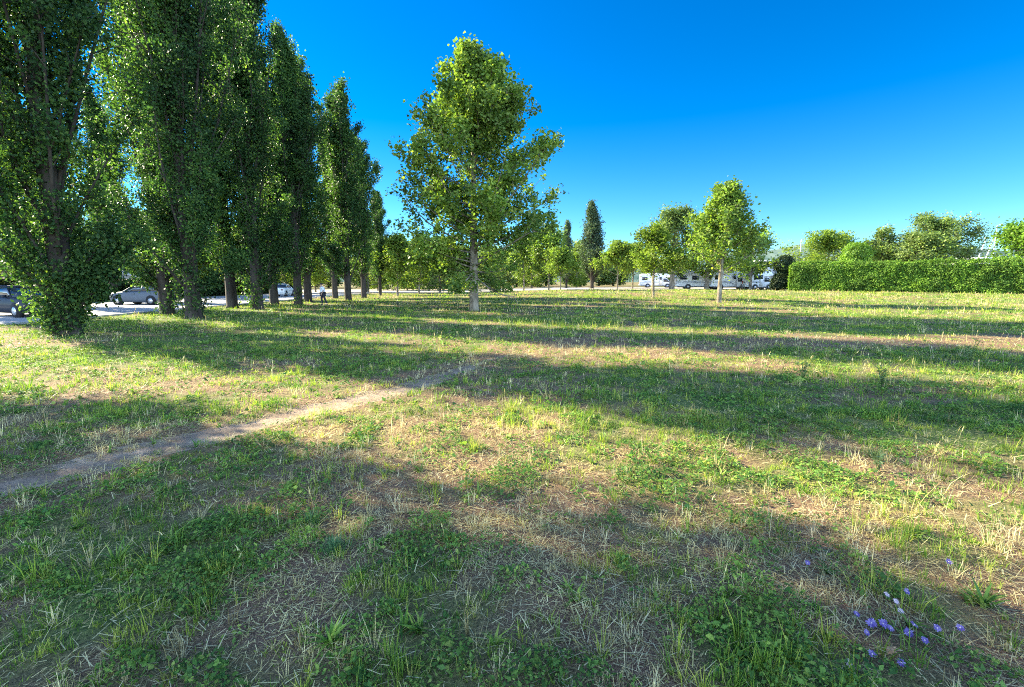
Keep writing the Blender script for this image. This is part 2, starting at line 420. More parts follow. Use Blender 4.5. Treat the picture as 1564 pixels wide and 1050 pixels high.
green, straw, clover = MB(), MB(), MB()
def greenness(x, y): return 1 - smooth(.47, .80, dryness(x, y))
def tufts(mb, x, y, nb, spread, h, w, tint, seg, lean=.5, leanv=.3, bend=1.0):
    """every tuft: nb blades fanning out from one root"""
    n = len(x); i = np.repeat(np.arange(n), nb); k = len(i)
    az = rng.uniform(0, 2 * PI, k); r = np.abs(rng.normal(0, 1, k)) * spread[i]
    bx = x[i] + np.cos(az) * r; by = y[i] + np.sin(az) * r
    mb.blades(P3(bx, by, -.004), h[i] * rng.uniform(.35, 1.15, k), az + rng.normal(0, .5, k), np.clip(rng.normal(lean, leanv, k), .02, 1.5), w * rng.uniform(.6, 1.4, k), np.clip(tint[i] + rng.normal(0, .15, k), 0, 1), seg, rng, bend=bend)
zones = [  # y0, y1, tufts per m2, blades each, dry tufts, litter, leaves, blade width, height, segments, leaf size
    (1.1, 3.2, 175, 20, 62, 3500, 9200, .0050, .075, 2, .021),
    (3.2, 6.0, 125, 17, 38, 1700, 4900, .0064, .080, 2, .027),
    (6.0, 12., 64, 13, 14, 560, 1500, .0098, .088, 2, .038),
    (12., 24., 23, 10, 5.5, 120, 280, .018, .11, 1, .062),
    (24., 46., 7.6, 9, 2.4, 24, 45, .034, .145, 1, .11),
    (46., 68., 2.2, 8, 1.0, 10, 0, .065, .19, 1, .11)]
for (y0, y1, dt, nb, dd, dl_, dc, bw, bh, sg, ls) in zones:
    fine = y0 < 12; sc_ = 1 if fine else 3
    x, y = scatter(y0, y1, dt); g_ = greenness(x, y)
    k = rng.random(len(x)) < (.12 + .88 * g_) * (.3 + .7 * smooth(.35, .6, fbm(x, y, .25 * sc_, 61, 2))); x, y, g_ = x[k], y[k], g_[k]; n = len(x)
    tall = smooth(.45, .8, fbm(x, y, .6 * sc_, 63, 2))
    tint = np.clip(rng.normal(.38, .2, n) + .3 * (1 - g_) + .35 * (fbm(x, y, 1.1 * sc_, 64, 2) - .5), 0, 1)
    tufts(green, x, y, nb, bw * rng.uniform(4, 9, n), bh * rng.lognormal(-.22, .42, n) * (.7 + .75 * tall), bw, tint, sg, .5, .35)
    x, y = scatter(y0, y1, dd); g_ = greenness(x, y)
    k = rng.random(len(x)) < .3 + .7 * (1 - g_); x, y = x[k], y[k]; n = len(x)
    tufts(straw, x, y, nb, bw * rng.uniform(3, 8, n), bh * rng.lognormal(.05, .4, n), bw * .66, rng.random(n), sg, .45, .4, .35)
    x, y = scatter(y0, y1, dl_); g_ = greenness(x, y)
    k = rng.random(len(x)) < .25 + .75 * (1 - g_); x, y = x[k], y[k]; n = len(x)
    straw.blades(P3(x, y, .004) + np.array([0, 0, .03]) * rng.random((n, 1)) ** 2, bh * (.25 + 1.2 * rng.random(n) ** 2), rng.uniform(0, 2 * PI, n), rng.normal(1.45, .14, n), bw * .75 * rng.uniform(.5, 1.6, n), rng.random(n) ** .8, 1, rng, tip=.5, bend=.0)
    if dc:
        x, y = scatter(y0, y1, dc); f_ = fbm(x, y, .34 * sc_, 71, 3)
        k = rng.random(len(x)) < smooth(.44, .60, f_) * (.25 + .75 * greenness(x, y)) * smooth(.30, .55, fbm(x, y, .13 * sc_, 74, 2)); x, y = x[k], y[k]; n = len(x)
        mound = smooth(.42, .75, f_[k]) * .075 + .012
        clover.leaves(P3(x, y, .003) + np.array([0, 0, 1.]) * (rng.random(n) ** .6 * mound)[:, None], ls * .82 * rng.lognormal(0, .38, n), rng, up=.8, asp=.62, droop=-.15, a=np.clip(rng.normal(.45, .25, n) + .6 * (fbm(x, y, .3, 72) - .5), 0, 1))
# broad leaved rosettes close by
x, y = scatter(1.3, 8, 2.2); n = len(x)
tufts(clover, x, y, 13, np.full(n, .012), rng.uniform(.06, .13, n), .017, rng.uniform(.2, .8, n), 2, 1.0, .25)
# seed stalks standing over the turf
for (y0, y1, dn, hh, ww) in ((2., 8., 7, .16, .0033), (8, 20, 4.5, .22, .007), (20, 45, 1.6, .28, .013)):
    x, y = scatter(y0, y1, dn); x, y = clumped(x, y, 1.5 if y0 < 8 else 4, 81, .4, .75); n = len(x)
    h = hh * rng.uniform(.6, 1.3, n); az = rng.uniform(0, 2 * PI, n); ln = rng.uniform(.05, .5, n); base = P3(x, y)
    straw.blades(base, h, az, ln, np.full(n, ww * .7), rng.uniform(.4, 1, n), 2, rng, tip=.7)
    top = base + np.stack([np.cos(az) * h * np.sin(ln), np.sin(az) * h * np.sin(ln), h * np.cos(ln)], 1)
    straw.blades(top - np.array([0, 0, .02]), h * .2 + .02, az, ln + .2, np.full(n, ww * 2.2), rng.uniform(.5, 1, n), 2, rng, tip=.2)
tag(green.build('green_grass', M['grass']), 'short green grass growing in patches all over the meadow', 'grass', kind='stuff')
tag(straw.build('dry_grass', M['straw']), 'pale dried grass stalks and straw litter among the green turf', 'grass', kind='stuff')
tag(clover.build('ground_cover_leaves', M['clover']), 'low broad leaved weeds and clover in dark green mats on the soil', 'weeds', kind='stuff')

# ------------------------------------------------------------------ trees
def gen_tree(seed, H, zlo, zhi, env, nlimb, elev, nleaf, leaf, trunk_r, nsub=6, sub=.35, clump=.3, up=.4, asp=.8, curve=.25, wob=.25, lean=(0, 0), limb_r=.28, suckers=0, zpow=1.0, sbias=.7, ejit=.12, top_frac=.97, irregular=.3, droop=.25, sub_up=.15):
    rg = np.random.default_rng(seed); wood = MB(); crown = MB()
    n = 12; zs = np.linspace(0, H * top_frac, n); f = zs / H
    wx = np.cumsum(rg.normal(0, wob, n)) * .3 * f; wy = np.cumsum(rg.normal(0, wob, n)) * .3 * f
    tp = np.stack([wx + lean[0] * f * H, wy + lean[1] * f * H, zs - .1], 1)
    rad = trunk_r * (1 - f) ** .8 + .012; rad[0] *= 1.45
    tp2 = np.insert(tp, 1, [tp[0] * .93 + tp[1] * .07 + np.array([0, 0, .12])], axis=0); rad2 = np.insert(rad, 1, trunk_r * 1.08)
    wood.tube(tp2, rad2, 10)
    cent, sig, axisv = [], [], []
    for i in range(nlimb):
        g = (i + rg.uniform(0, .9)) / nlimb
        z0 = zlo + (zhi - zlo) * g ** zpow; az = i * 2.39996 + rg.normal(0, .35)
        e = elev(z0 / H) + rg.normal(0, ejit)
        k = np.array([np.interp(z0, zs, tp[:, c]) for c in range(3)]); k[2] = z0
        reach = env(min(1, (z0 + .5 * (env(z0 / H) * math.tan(e))) / H)) * (1 + rg.uniform(-irregular, irregular * .55))
        L = reach / max(.15, math.cos(e))
        L = min(L, (H * rg.uniform(.80, 1.03) - z0) / max(.2, math.sin(e)) * .98)
        m_ = 7; pts = [k]; d = np.array([math.cos(az) * math.cos(e), math.sin(az) * math.cos(e), math.sin(e)]); bend = rg.normal(0, .12, 3)
        for s_ in range(m_ - 1):
            d = d + np.array([0, 0, curve / m_]) + bend / m_ * 2 + rg.normal(0, .05, 3); d = d / np.linalg.norm(d)
            pts.append(pts[-1] + d * L / (m_ - 1))
        pts = np.array(pts)
        axx = np.stack([np.interp(pts[:, 2], zs, tp[:, c]) for c in range(2)], 1); ho_ = pts[:, :2] - axx
        rr_ = np.linalg.norm(ho_, axis=1); lim = env(min(1, pts[-1, 2] / H)) * (1 + rg.uniform(-irregular, irregular * .45))
        pts[:, :2] = axx + ho_ * min(1, lim / (rr_[-1] + 1e-6))
        r0 = max(.012, np.interp(z0, zs, rad) * limb_r * (.6 + .5 * L / (env(.4) + .01) * .5))
        wood.tube(pts, r0 * (1 - np.linspace(0, 1, m_)) ** .7 + .006, 5)
        for j in range(nsub):
            s_ = rg.uniform(.1, 1.0) ** sbias; q_ = np.array([np.interp(s_ * (m_ - 1), range(m_), pts[:, c]) for c in range(3)])
            dl = pts[min(m_ - 1, int(s_ * (m_ - 1)) + 1)] - pts[int(s_ * (m_ - 1.01))]; dl /= np.linalg.norm(dl) + 1e-9
            dd = dl * .7 + rg.normal(0, .62, 3) + np.array([0, 0, sub_up]); dd /= np.linalg.norm(dd)
            sl_ = L * sub * rg.uniform(.5, 1.2) * (1.15 - .55 * s_)
            if s_ > .92: sl_ *= .6
            e_ = q_ + dd * sl_; mid = (q_ + e_) / 2 + rg.normal(0, .06, 3) * sl_
            wood.tube([q_, mid, e_], [r0 * .35 + .004, r0 * .22 + .004, .004], 3, cap=False)
            for tt in np.linspace(.25, 1, 4):
                c_ = q_ * (1 - tt) + e_ * tt + rg.normal(0, .08, 3)
                cent.append(c_); sig.append(clump * rg.uniform(.5, 1.25)); axisv.append(dd)
        cent.append(pts[-1]); sig.append(clump * .7); axisv.append(d)
    cent = np.array(cent); sig = np.array(sig)
    wgt = sig ** 2; idx = rg.choice(len(cent), nleaf, p=wgt / wgt.sum())
    off = rg.normal(size=(nleaf, 3)) * .55; pos = cent[idx] + off * sig[idx][:, None]
    keep = (pos[:, 2] > max(.25, zlo * .55)) & (pos[:, 2] < H * 1.07); pos = pos[keep]; idx = idx[keep]
    ct = rg.random(len(cent)); tint = np.clip(.5 * ct[idx] + .5 * rg.random(len(pos)), 0, 1)
    crown.leaves(pos, leaf, rg, up=up, asp=asp, a=tint, droop=droop)
    if suckers:
        for i in range(suckers):
            az = rg.uniform(0, 2 * PI); r_ = rg.uniform(.2, .55); hh = rg.uniform(.6, 2.4)
            b0 = np.array([math.cos(az) * r_ * .6, math.sin(az) * r_ * .6, 0]); b1 = b0 + np.array([math.cos(az) * r_ * rg.uniform(.3, 1.6), math.sin(az) * r_ * rg.uniform(.3, 1.6), hh])
            wood.tube([b0, (b0 + b1) / 2 + np.array([0, 0, .1]), b1], [.02, .014, .005], 4, cap=False)
            nn = int(90 * hh / (leaf / .1) ** 1.5); tt = rg.uniform(.12, 1, nn)[:, None]
            crown.leaves(b0 * (1 - tt) + b1 * tt + rg.normal(0, .16, (nn, 3)) * [1, 1, .5], leaf, rg, up=up, asp=asp)
    return wood, crown

def prof(*kv):
    xs, ys_ = zip(*kv); return lambda t: float(np.interp(t, xs, ys_))

PROTO = {}
def tree_thing(name, proto_key, make, bark, leafm, loc, rz, sc, label, cat='tree', group=None):
    """first use builds trunk and crown; later uses are copies sharing the meshes"""
    o = empty(name, loc, rz, sc, label, cat, group)
    if proto_key not in PROTO: PROTO[proto_key] = make()
    for nm, i_, mk, sm_ in (('t', 0, bark, True), ('c', 1, leafm, False)):
        if (proto_key, nm, mk) not in PROTO: PROTO[proto_key, nm, mk] = PROTO[proto_key][i_].mesh(('trunk', 'crown')[i_], M[mk], sm_)
    tm, cm = PROTO[proto_key, 't', bark], PROTO[proto_key, 'c', leafm]
    for nm, me in (('trunk', tm), ('crown', cm)):
        c = bpy.data.objects.new(nm, me); COL.objects.link(c); c.parent = o
    return o

penv = lambda Rr: prof((0, .75 * Rr), (.06, .95 * Rr), (.2, Rr), (.45, Rr), (.7, .78 * Rr), (.88, .45 * Rr), (1, .1 * Rr))
def mk_pop(seed, nleaf, leaf, H=20, Rr=2.8, suck=8, zlo=1.0, nl=62, e0=48, irr=.5, cl=.30):
    return lambda: gen_tree(seed, H, zlo, H * .9, penv(Rr), nl, lambda t: R(e0 + (69 - e0) * min(1, t / .15) + 6 * t), nleaf, leaf, .30, nsub=20, sub=.17, clump=cl, up=.15, asp=.85, curve=.22, wob=.2, limb_r=.15, suckers=suck, irregular=irr, sub_up=.6, zpow=1.25, sbias=.85, ejit=.13)
POP = {'g': mk_pop(12, 120000, .14, nl=100, irr=.25, cl=.5, suck=0, Rr=3.2), 'a': mk_pop(1, 120000, .098, suck=26, zlo=.2, nl=70, e0=46, Rr=2.75), 'b': mk_pop(2, 120000, .098, suck=6, zlo=.8, nl=66, e0=34, Rr=3.1), 'e': mk_pop(6, 84000, .115, suck=5, zlo=.9, nl=60, e0=36, Rr=3.1),
       'c': mk_pop(3, 70000, .125, suck=1, zlo=1.3, nl=58, Rr=2.9), 'd': mk_pop(4, 46000, .155, suck=0, zlo=1.4, nl=56, irr=.55, Rr=3.0), 'f': mk_pop(9, 42000, .155, H=19, suck=0, zlo=1.5, nl=52, Rr=3.0)}
POPL = [  # key, x, y, scale, rot, label
    ('g', -15.0, 7.8, 1.0, 1.0, 'poplar beyond the left edge that casts the shadow over the foreground'),
    ('a', *gp(105, 512)[:2], 1.02, .3, 'nearest dark poplar with dense shoots hiding its base, leftmost in the row'),
    ('b', *gp(297, 487)[:2], 1.06, 2.2, 'tall poplar with thick trunk and sunlit leaves, right of the leftmost dark one'),
    ('e', *gp(394, 473)[:2], 1.05, .6, 'poplar on a bare forked base, third from the left in the front row'),
    ('c', *gp(456, 466)[:2], 1.0, 2.9, 'poplar with straight clear trunk just left of the walking person'),
    ('d', *gp(532, 459.5)[:2], .98, 1.2, 'pointed poplar with dark trunk just right of the walking person'),
    ('f', *gp(556, 455.5)[:2], .92, 3.3, 'poplar near the far end of the row, second right of the person'),
    ('d', *gp(581, 452)[:2], .66, 5.0, 'short last poplar ending the row by the pale far track')]
for key, x, y, sc, rz, lab in POPL:
    tree_thing('poplar_tree', key, POP[key], 'bark', 'poplar', (x, y, T(x, y)), rz, sc, lab, group='poplars in the front row on the grass')
for key, px, py, sc, rz, lab in [
        ('e', 256, 481, 1.0, 4.1, 'poplar by the kerb behind the thick trunked one, its base against sunlit asphalt'),
        ('c', 355, 471, 1.05, 5.2, 'kerbside poplar with slim leaning bare trunk against bright asphalt'),
        ('f', 419, 465, 1.0, .2, 'kerbside poplar with close paired stems left of the straight clear trunk'),
        ('d', 471, 462, 1.0, 1.9, 'kerbside poplar partly hidden just behind the straight trunk left of the person'),
        ('f', 512, 456, .95, 3.9, 'kerbside poplar standing beyond the walking person')]:
    g = gp(px, py)
    tree_thing('poplar_tree', key, POP[key], 'bark', 'poplar', g, rz, sc, lab, group='poplars in the back row along the kerb')

for y, key, sc, rz, lab in ((26.3, 'c', .98, 1.0, 'poplar across the road beyond the left edge that shades the road and dark car'), (33.5, 'f', 1.0, 2.2, 'poplar across the road behind the dark blue car'),
        (40.8, 'c', .92, 3.1, 'poplar across the road behind the silver car and grey gabled building'), (48.5, 'f', .98, 4.4, 'poplar across the road seen between the thick trunk and the leaning trunk')):
    tree_thing('poplar_tree', key, POP[key], 'bark', 'poplar', (-35.2, y, 0), rz, sc, lab, group='poplars across the road')

# the big plane tree in the middle
cen = prof((0, 3.6), (.10, 4.7), (.25, 5.3), (.42, 5.4), (.55, 5.0), (.68, 4.6), (.74, 3.8), (.80, 2.8), (.88, 2.1), (.95, 1.2), (1, .4))
g = gp(724, 475); Hc = zat(70, g.y) - g.z
tree_thing('plane_tree', 'plane_main', lambda: gen_tree(27, Hc, 2.0, Hc * .96, cen, 112, lambda t: R(-4 + 50 * t), 64000, .175, .27, nsub=7, sub=.26, clump=.38, sbias=.9, ejit=.24, up=.5, asp=.95, curve=.35, wob=.12, irregular=.38, limb_r=.26), 'plane_bark', 'plane', g, 0, 1,
           'large plane tree standing alone in the middle of the meadow')
def small(seed, H, Rr, zlo, nleaf, leaf, shape='round', nl=24, tr=.1, cl=.5):
    Rr *= 1.22
    e = {'round': prof((0, .5 * Rr), (.25, .8 * Rr), (.5, Rr), (.75, .85 * Rr), (.9, .5 * Rr), (1, .2 * Rr)),
         'cone': prof((0, .7 * Rr), (.25, Rr), (.45, .95 * Rr), (.6, .55 * Rr), (.8, .33 * Rr), (1, .08 * Rr)),
         'wide': prof((0, .6 * Rr), (.3, Rr), (.7, Rr), (.9, .75 * Rr), (1, .4 * Rr))}[shape]
    return lambda: gen_tree(seed, H, zlo, H * .9, e, nl, (lambda t: R(4 + 28 * t)) if shape == 'wide' else (lambda t: R(14 + 38 * t)), nleaf, leaf, tr, nsub=8, sub=.42, clump=cl, up=.5, asp=.9, curve=.4, irregular=.4, limb_r=.4)
g = gp(1098, 463); H = zat(272, g.y) - g.z
tree_thing('plane_tree', 'plane_right', small(31, H, 3.6, 1.9, 14500, .20, 'cone', 40, .16, .40), 'plane_bark', 'plane', g, 1.0, 1, 'young plane tree with forked trunk and pointed top, right of the meadow')
g = gp(998, 456); H = zat(345, g.y) - g.z
tree_thing('young_tree', 'young_a', small(32, H, 2.5, 1.6, 11000, .165, 'round', 20, .085, .45), 'plane_bark', 'lime', g, 2.0, 1, 'slim young tree with yellow green crown and thin straight trunk before the motorhomes')

def far_tree(name, key, make, bark, leafm, px, py, dist, rz, label, cat='tree', group=None, sc=1):
    x = xat(px, py, dist); z = T(x, dist)
    return tree_thing(name, key, make, bark, leafm, (x, dist, z), rz, sc, label, cat, group)
GB = 'trees standing around the gravel lot'
far_tree('broad_tree', 'lot_a', small(33, 12.5, 4.2, 1.9, 14000, .27, 'round', 40, .42, .7), 'plane_bark', 'olive', 1026, 440, 72, .3, 'broad tree with thick trunk rising between two motorhomes', group=GB)
far_tree('broad_tree', 'lot_b', small(34, 11.0, 4.0, 1.7, 14000, .27, 'round', 40, .33, .7), 'plane_bark', 'lime', 1079, 440, 70, 1.3, 'broad tree whose trunk stands left of the rightmost motorhomes', group=GB)
far_tree('broad_tree', 'lot_c', small(35, 8.5, 3.3, 1.6, 8000, .3, 'round', 26, .2, .7), 'plane_bark', 'plane', 1146, 440, 66, 2.0, 'dark leafy tree behind the forked plane tree, beside the white cab', group=GB)
far_tree('young_tree', 'lot_d', small(36, 7.4, 3.1, 2.0, 6500, .30, 'round', 22, .12, .7), 'plane_bark', 'lime', 943, 440, 76, 0, 'bright yellow green tree just right of the blue green conifer', group=GB)
far_tree('young_tree', 'lot_d', None, 'plane_bark', 'lime', 966, 440, 80, 2.5, 'second yellow green tree, left of the caravan end', group=GB)
far_tree('broad_tree', 'lot_e', small(37, 8.6, 3.4, 2.0, 7500, .3, 'round', 24, .14, .75), 'plane_bark', 'plane', 838, 442, 68, 0, 'round green tree with slim trunk right of the big plane tree', group=GB)
far_tree('broad_tree', 'lot_e', None, 'plane_bark', 'plane', 800, 442, 72, 2.2, 'round green tree half hidden behind the right side of the big plane tree', group=GB, sc=.95)
far_tree('young_tree', 'lot_d', None, 'plane_bark', 'lime', 856, 442, 64, 4, 'small pale green tree beside the thin distant poplar', group=GB, sc=.78)
con = prof((0, .6), (.1, 1.9), (.25, 2.5), (.5, 2.1), (.75, 1.25), (.9, .6), (1, .1))
mkcon = lambda: gen_tree(41, 15.2, .5, 14.2, con, 90, lambda t: R(58 + 14 * t), 17000, .26, .3, nsub=7, sub=.28, clump=.45, up=.2, asp=.6, curve=.1, irregular=.2, sub_up=.3)
far_tree('conifer_tree', 'con', mkcon, 'bark', 'cypress', 904, 440, 80, 0, 'tall pointed blue green conifer at the back of the meadow', group='pointed trees at the back')
far_tree('conifer_tree', 'con', None, 'bark', 'cypress', 865, 441, 88, 2, 'thinner pointed tree left of the tall blue green conifer', group='pointed trees at the back', sc=(.62, .62, .85))

# trees between the poplars and the plane tree and beyond the road
GR = 'trees beyond the road'
mid = small(38, 8.5, 3.3, .9, 10000, .27, 'round', 30, .16, .7)
wide = small(39, 11, 4.8, .8, 13000, .32, 'wide', 36, .26, .85)
for px, d, key, lm, rz, sc, lab in [
        (607, 58, 'mid', 'lime', 0, .85, 'yellow green tree with dark trunk left of the big plane tree'),
        (640, 66, 'mid', 'lime', 1.7, .9, 'light green tree seen behind the left side of the big plane tree'),
        (672, 74, 'wide', 'olive', .7, .75, 'olive green tree behind the lower left branches of the big plane tree'),
        (748, 110, 'wide', 'olive', 2.9, .9, 'distant olive green tree behind the trunk of the big plane tree'),
        (562, 76, 'wide', 'olive', 3.7, .9, 'broad tree closing the far end of the poplar row'),
        (482, 78, 'mid', 'lime', 4.4, 1.0, 'sunlit tree across the road above the white car'),
        (437, 70, 'mid', 'lime', 5.4, 1.0, 'sunlit tree across the road between the poplar trunks'),
        (372, 62, 'wide', 'olive', 1.1, .8, 'broad olive green tree across the road behind the leaning trunk'),
        (300, 58, 'mid', 'lime', 2.5, 1.1, 'light green tree across the road behind the thick poplar trunk'),
        (236, 56, 'wide', 'olive', 4.9, .85, 'broad tree across the road behind the silver car'),
        (100, 60, 'wide', 'olive', .1, .9, 'broad tree across the road behind the leftmost poplar'),
        (10, 52, 'wide', 'olive', 2.0, .9, 'broad tree across the road at the left edge')]:
    far_tree('roadside_tree', key + lm, mid if key == 'mid' else wide, 'plane_bark', lm, px, 445, d, rz, lab, group=GR, sc=sc)
for k, (px, d, sc) in enumerate(((578, 92, .95), (622, 97, .85), (655, 90, .8), (700, 99, .95), (770, 94, .8), (812, 99, .9), (880, 97, .72))):
    far_tree('lot_tree', 'fill', small(45, 9.5, 4.4, .4, 9000, .34, 'wide', 36, .24, .8), 'plane_bark', ('lime', 'olive', 'plane')[k % 3], px, 440, d, k * 1.3, ('leafy low branched tree at the far end of the poplar row', 'leafy low branched tree left of the big plane crown by the track', 'leafy low branched tree under the left side of the big plane crown', 'leafy low branched tree just left of the big plane trunk beyond the track',
        'leafy low branched tree just right of the big plane trunk beyond the track', 'leafy low branched tree under the right edge of the big plane crown', 'leafy low branched tree between the two pointed trees at the back')[k], group='leafy trees beyond the far track', sc=sc)
# a distant belt of trees that closes the view, each its own object
GBELT = 'distant belt of trees behind the lot'
belt = small(44, 9, 5.2, .3, 8000, .45, 'wide', 34, .3, 1.0)
rb = random.Random(5)
for i in range(40):
    px = -60 + i * 33.5 + rb.uniform(-12, 12); d = rb.uniform(106, 140)
    far_tree('distant_tree', 'belt', belt, 'bark', 'olive', px, 438, d, rb.uniform(0, 6), 'distant rounded tree in the low belt that closes the view', group=GBELT, sc=rb.uniform(.8, 1.15) if px < 960 else rb.uniform(.5, .68))

# right side: topiary, hedge, trees behind it
def leaf_shell(mb, pts_n, rg, leaf, jitter, tintv=None):
    p_, n_ = pts_n; k = len(p_)
    mb.leaves(p_ + n_ * rg.normal(0, jitter, k)[:, None], leaf, rg, up=.25, asp=.75, out=n_ * 1.0)

def ball_pts(rg, c, r, n, lump=.14):
    d = rg.normal(size=(n, 3)); d /= np.linalg.norm(d, axis=1)[:, None]
    l = 1 + lump * (fbm(d[:, 0] * 2 + c[0], d[:, 1] * 2 + d[:, 2] * 3, .8, 7) - .5) * 2
    return np.asarray(c) + d * np.asarray(r) * l[:, None] * rg.uniform(.8, 1.02, n)[:, None] , d

def bush(name, px, dist, balls, leafm, n, leaf, label, cat='bush', trunk=True):
    x = xat(px, 440, dist); o = empty(name, (x, dist, T(x, dist)), 0, 1, label, cat); rg = np.random.default_rng(int(px))
    cr, st = MB(), MB()
    for (c, r) in balls:
        k = int(n * (r[0] * r[2])); leaf_shell(cr, ball_pts(rg, c, r, k), rg, leaf, .08)
        for j in range(14):
            d = rg.normal(size=3); d /= np.linalg.norm(d); st.tube([[c[0] * .4, c[1] * .4, max(0, c[2] - r[2])], np.array(c) * .7 + np.array([0, 0, .2 * c[2]]), np.array(c) + d * np.array(r) * .85], [.05, .035, .01], 4, cap=False)
    top = max(c[2] for c, r in balls); st.tube([[0, 0, -.1], [.03, 0, top * .5], [0, 0, top]], [.12, .1, .05], 7)
    cr.build('crown', M[leafm], o); st.build('trunk', M['bark'], o, True); return o
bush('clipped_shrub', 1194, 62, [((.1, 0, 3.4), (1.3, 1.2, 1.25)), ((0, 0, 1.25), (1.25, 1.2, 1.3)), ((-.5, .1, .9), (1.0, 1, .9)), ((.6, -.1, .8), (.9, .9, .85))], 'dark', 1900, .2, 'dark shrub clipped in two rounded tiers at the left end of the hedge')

hl, hr = gp(1207, 444.5), gp(1620, 450.5); hr = hl + (hr - hl) * 1.25
ho = empty('hedge', (hl.x, hl.y, hl.z), math.atan2(hr.y - hl.y, hr.x - hl.x), 1, 'long clipped bright green hedge along the right side of the meadow', 'hedge')
HL = math.hypot(hr.x - hl.x, hr.y - hl.y); HH, HD = 3.5, 1.5; rg = np.random.default_rng(8)
def hedge_h(x): return HH + .30 * (fbm(x, x * 0, 2.5, 4) - .5) * 2 + .12 * (fbm(x, x * 0, .7, 6) - .5) - .25 * (1 - smooth(0, 1.2, x))
hb = MB(); n = 70000; face = rg.random(n)
x = rg.uniform(0, HL, n); t = rg.random(n) ** .9
fr = face < .68; tp_ = (face >= .68) & (face < .92); en = face >= .92
pos = np.zeros((n, 3)); nr = np.zeros((n, 3)); hh = hedge_h(x)
bul = .34 * (fbm(x, t * hh, .9, 15, 3) - .5) * 2
pos[fr] = np.stack([x, -HD * .5 + np.where(t > .9, (t - .9) * 1.5, 0) - bul, .05 + t * hh], 1)[fr]; nr[fr] = (0, -1, .3)
pos[tp_] = np.stack([x, (t - .5) * HD, hh + bul * .5], 1)[tp_]; nr[tp_] = (0, -.2, 1)
pos[en] = np.stack([0 * x - bul, (rg.random(n) - .5) * HD, .05 + t * (HH - .25)], 1)[en]; nr[en] = (-1, 0, .3)
pos += nr * rg.normal(0, .09, n)[:, None]
dz = terrain(hl.x + pos[:, 0] * math.cos(ho.rotation_euler.z), hl.y + pos[:, 0] * math.sin(ho.rotation_euler.z)) - hl.z
pos[:, 2] += dz
hb.leaves(pos, .15, rg, up=.3, asp=.6, out=nr * 1.1)
for k in range(420):
    xs_ = rg.uniform(0, HL); top_ = rg.random() < .6; l_ = rg.uniform(.12, .5); z_ = hedge_h(np.array([xs_]))[0]
    b0 = np.array([xs_, rg.uniform(-.6, .6), z_]) if top_ else np.array([xs_, -HD * .5 - .1, rg.uniform(.1, z_)])
    dr_ = np.array([rg.normal(0, .3), rg.normal(-.1, .3), 1]) if top_ else np.array([rg.normal(0, .4), -.8, .5])
    b0[2] += T(hl.x + xs_ * math.cos(ho.rotation_euler.z), hl.y + xs_ * math.sin(ho.rotation_euler.z)) - hl.z
    hb.leaves(b0 + dr_ * l_ * rg.random((9, 1)) + rg.normal(0, .04, (9, 3)), .15, rg, up=.2, asp=.55)
hb.build('foliage', M['hedge'], ho)
hs_ = MB(); hs_.box((.25, -HD * .5 + .28, -.3), (HL, HD * .5 - .25, HH - .45)); hs_.build('branch_core', M['stem'], ho)

bush('round_bush', 1303, 66, [((0, 0, 5.0), (1.9, 1.8, 1.75)), ((.2, 0, 3.4), (1.7, 1.6, 1.7))], 'hedge', 1000, .22, 'round deep green bush rising just behind the hedge')
GH = 'trees behind the hedge'
far_tree('garden_tree', 'gd_a', small(51, 8.6, 5.6, 1.5, 14000, .27, 'wide', 26, .22, .85), 'plane_bark', 'lime', 1262, 440, 74, 0, 'spreading yellow green tree behind the left part of the hedge', group=GH)
far_tree('garden_tree', 'gd_b', small(52, 9.3, 2.6, 3.5, 3000, .28, 'round', 18, .13, .55), 'plane_bark', 'olive', 1341, 440, 72, 0, 'thin sparse tree with slender pale trunk behind the hedge', group=GH)
far_tree('garden_tree', 'gd_c', small(53, 7.8, 3.9, 2.0, 10000, .28, 'wide', 24, .2, .7), 'plane_bark', 'olive', 1398, 440, 68, 1, 'low olive yellow tree in front of the largest tree behind the hedge', group=GH)
far_tree('garden_tree', 'gd_d', small(64, 11.0, 4.9, 2.5, 17000, .25, 'wide', 40, .28, .75), 'bark', 'olive', 1420, 440, 72, 0, 'largest tree behind the hedge with layered grey green boughs', group=GH)
far_tree('garden_tree', 'gd_e', small(55, 8.0, 4.3, 1.2, 14000, .26, 'round', 30, .2, .7), 'bark', 'hedge', 1562, 440, 54, 0, 'lush bright green tree above the hedge at the right edge', group=GH)
far_tree('garden_tree', 'gd_c', None, 'plane_bark', 'olive', 1330, 440, 82, 3, 'low olive tree filling the gap behind the sparse slender one', group=GH, sc=.9)
# @@OBJECTS@@

# ================================================================== vehicles, buildings, people, small things
def plain(name, col, rough=.5, spec=.5, var=.06, scale=6, metallic=0, coat=0):
    lo = tuple(max(0, c * (1 - var)) for c in col); hi = tuple(min(1, c * (1 + var)) for c in col)
    return surf_mat(name, [(.3, lo), (.7, hi)], scale, 5, rough, spec, metallic=metallic, coat=coat)
M['white_paint'] = plain('white_coachwork', (.76, .76, .75), .35, .5, .05, 2)
M['silver_paint'] = plain('silver_car_paint', (.075, .092, .115), .5, .2, .05, 3, 0, 0)
M['dark_paint'] = plain('dark_blue_car_paint', (.012, .015, .024), .6, .12, .1, 3, 0, .1)
M['glass'] = plain('dark_window_glass', (.020, .026, .032), .06, .8, .1)
M['rubber'] = plain('tyre_rubber', (.020, .020, .021), .85, .2, .2, 12)
M['rim'] = plain('wheel_rim_metal', (.48, .48, .49), .35, .5, .1, 8, .7)
M['grey_trim'] = plain('grey_plastic_trim', (.11, .11, .115), .6, .4, .1)
M['red_lens'] = plain('red_lamp_lens', (.40, .020, .016), .2, .6)
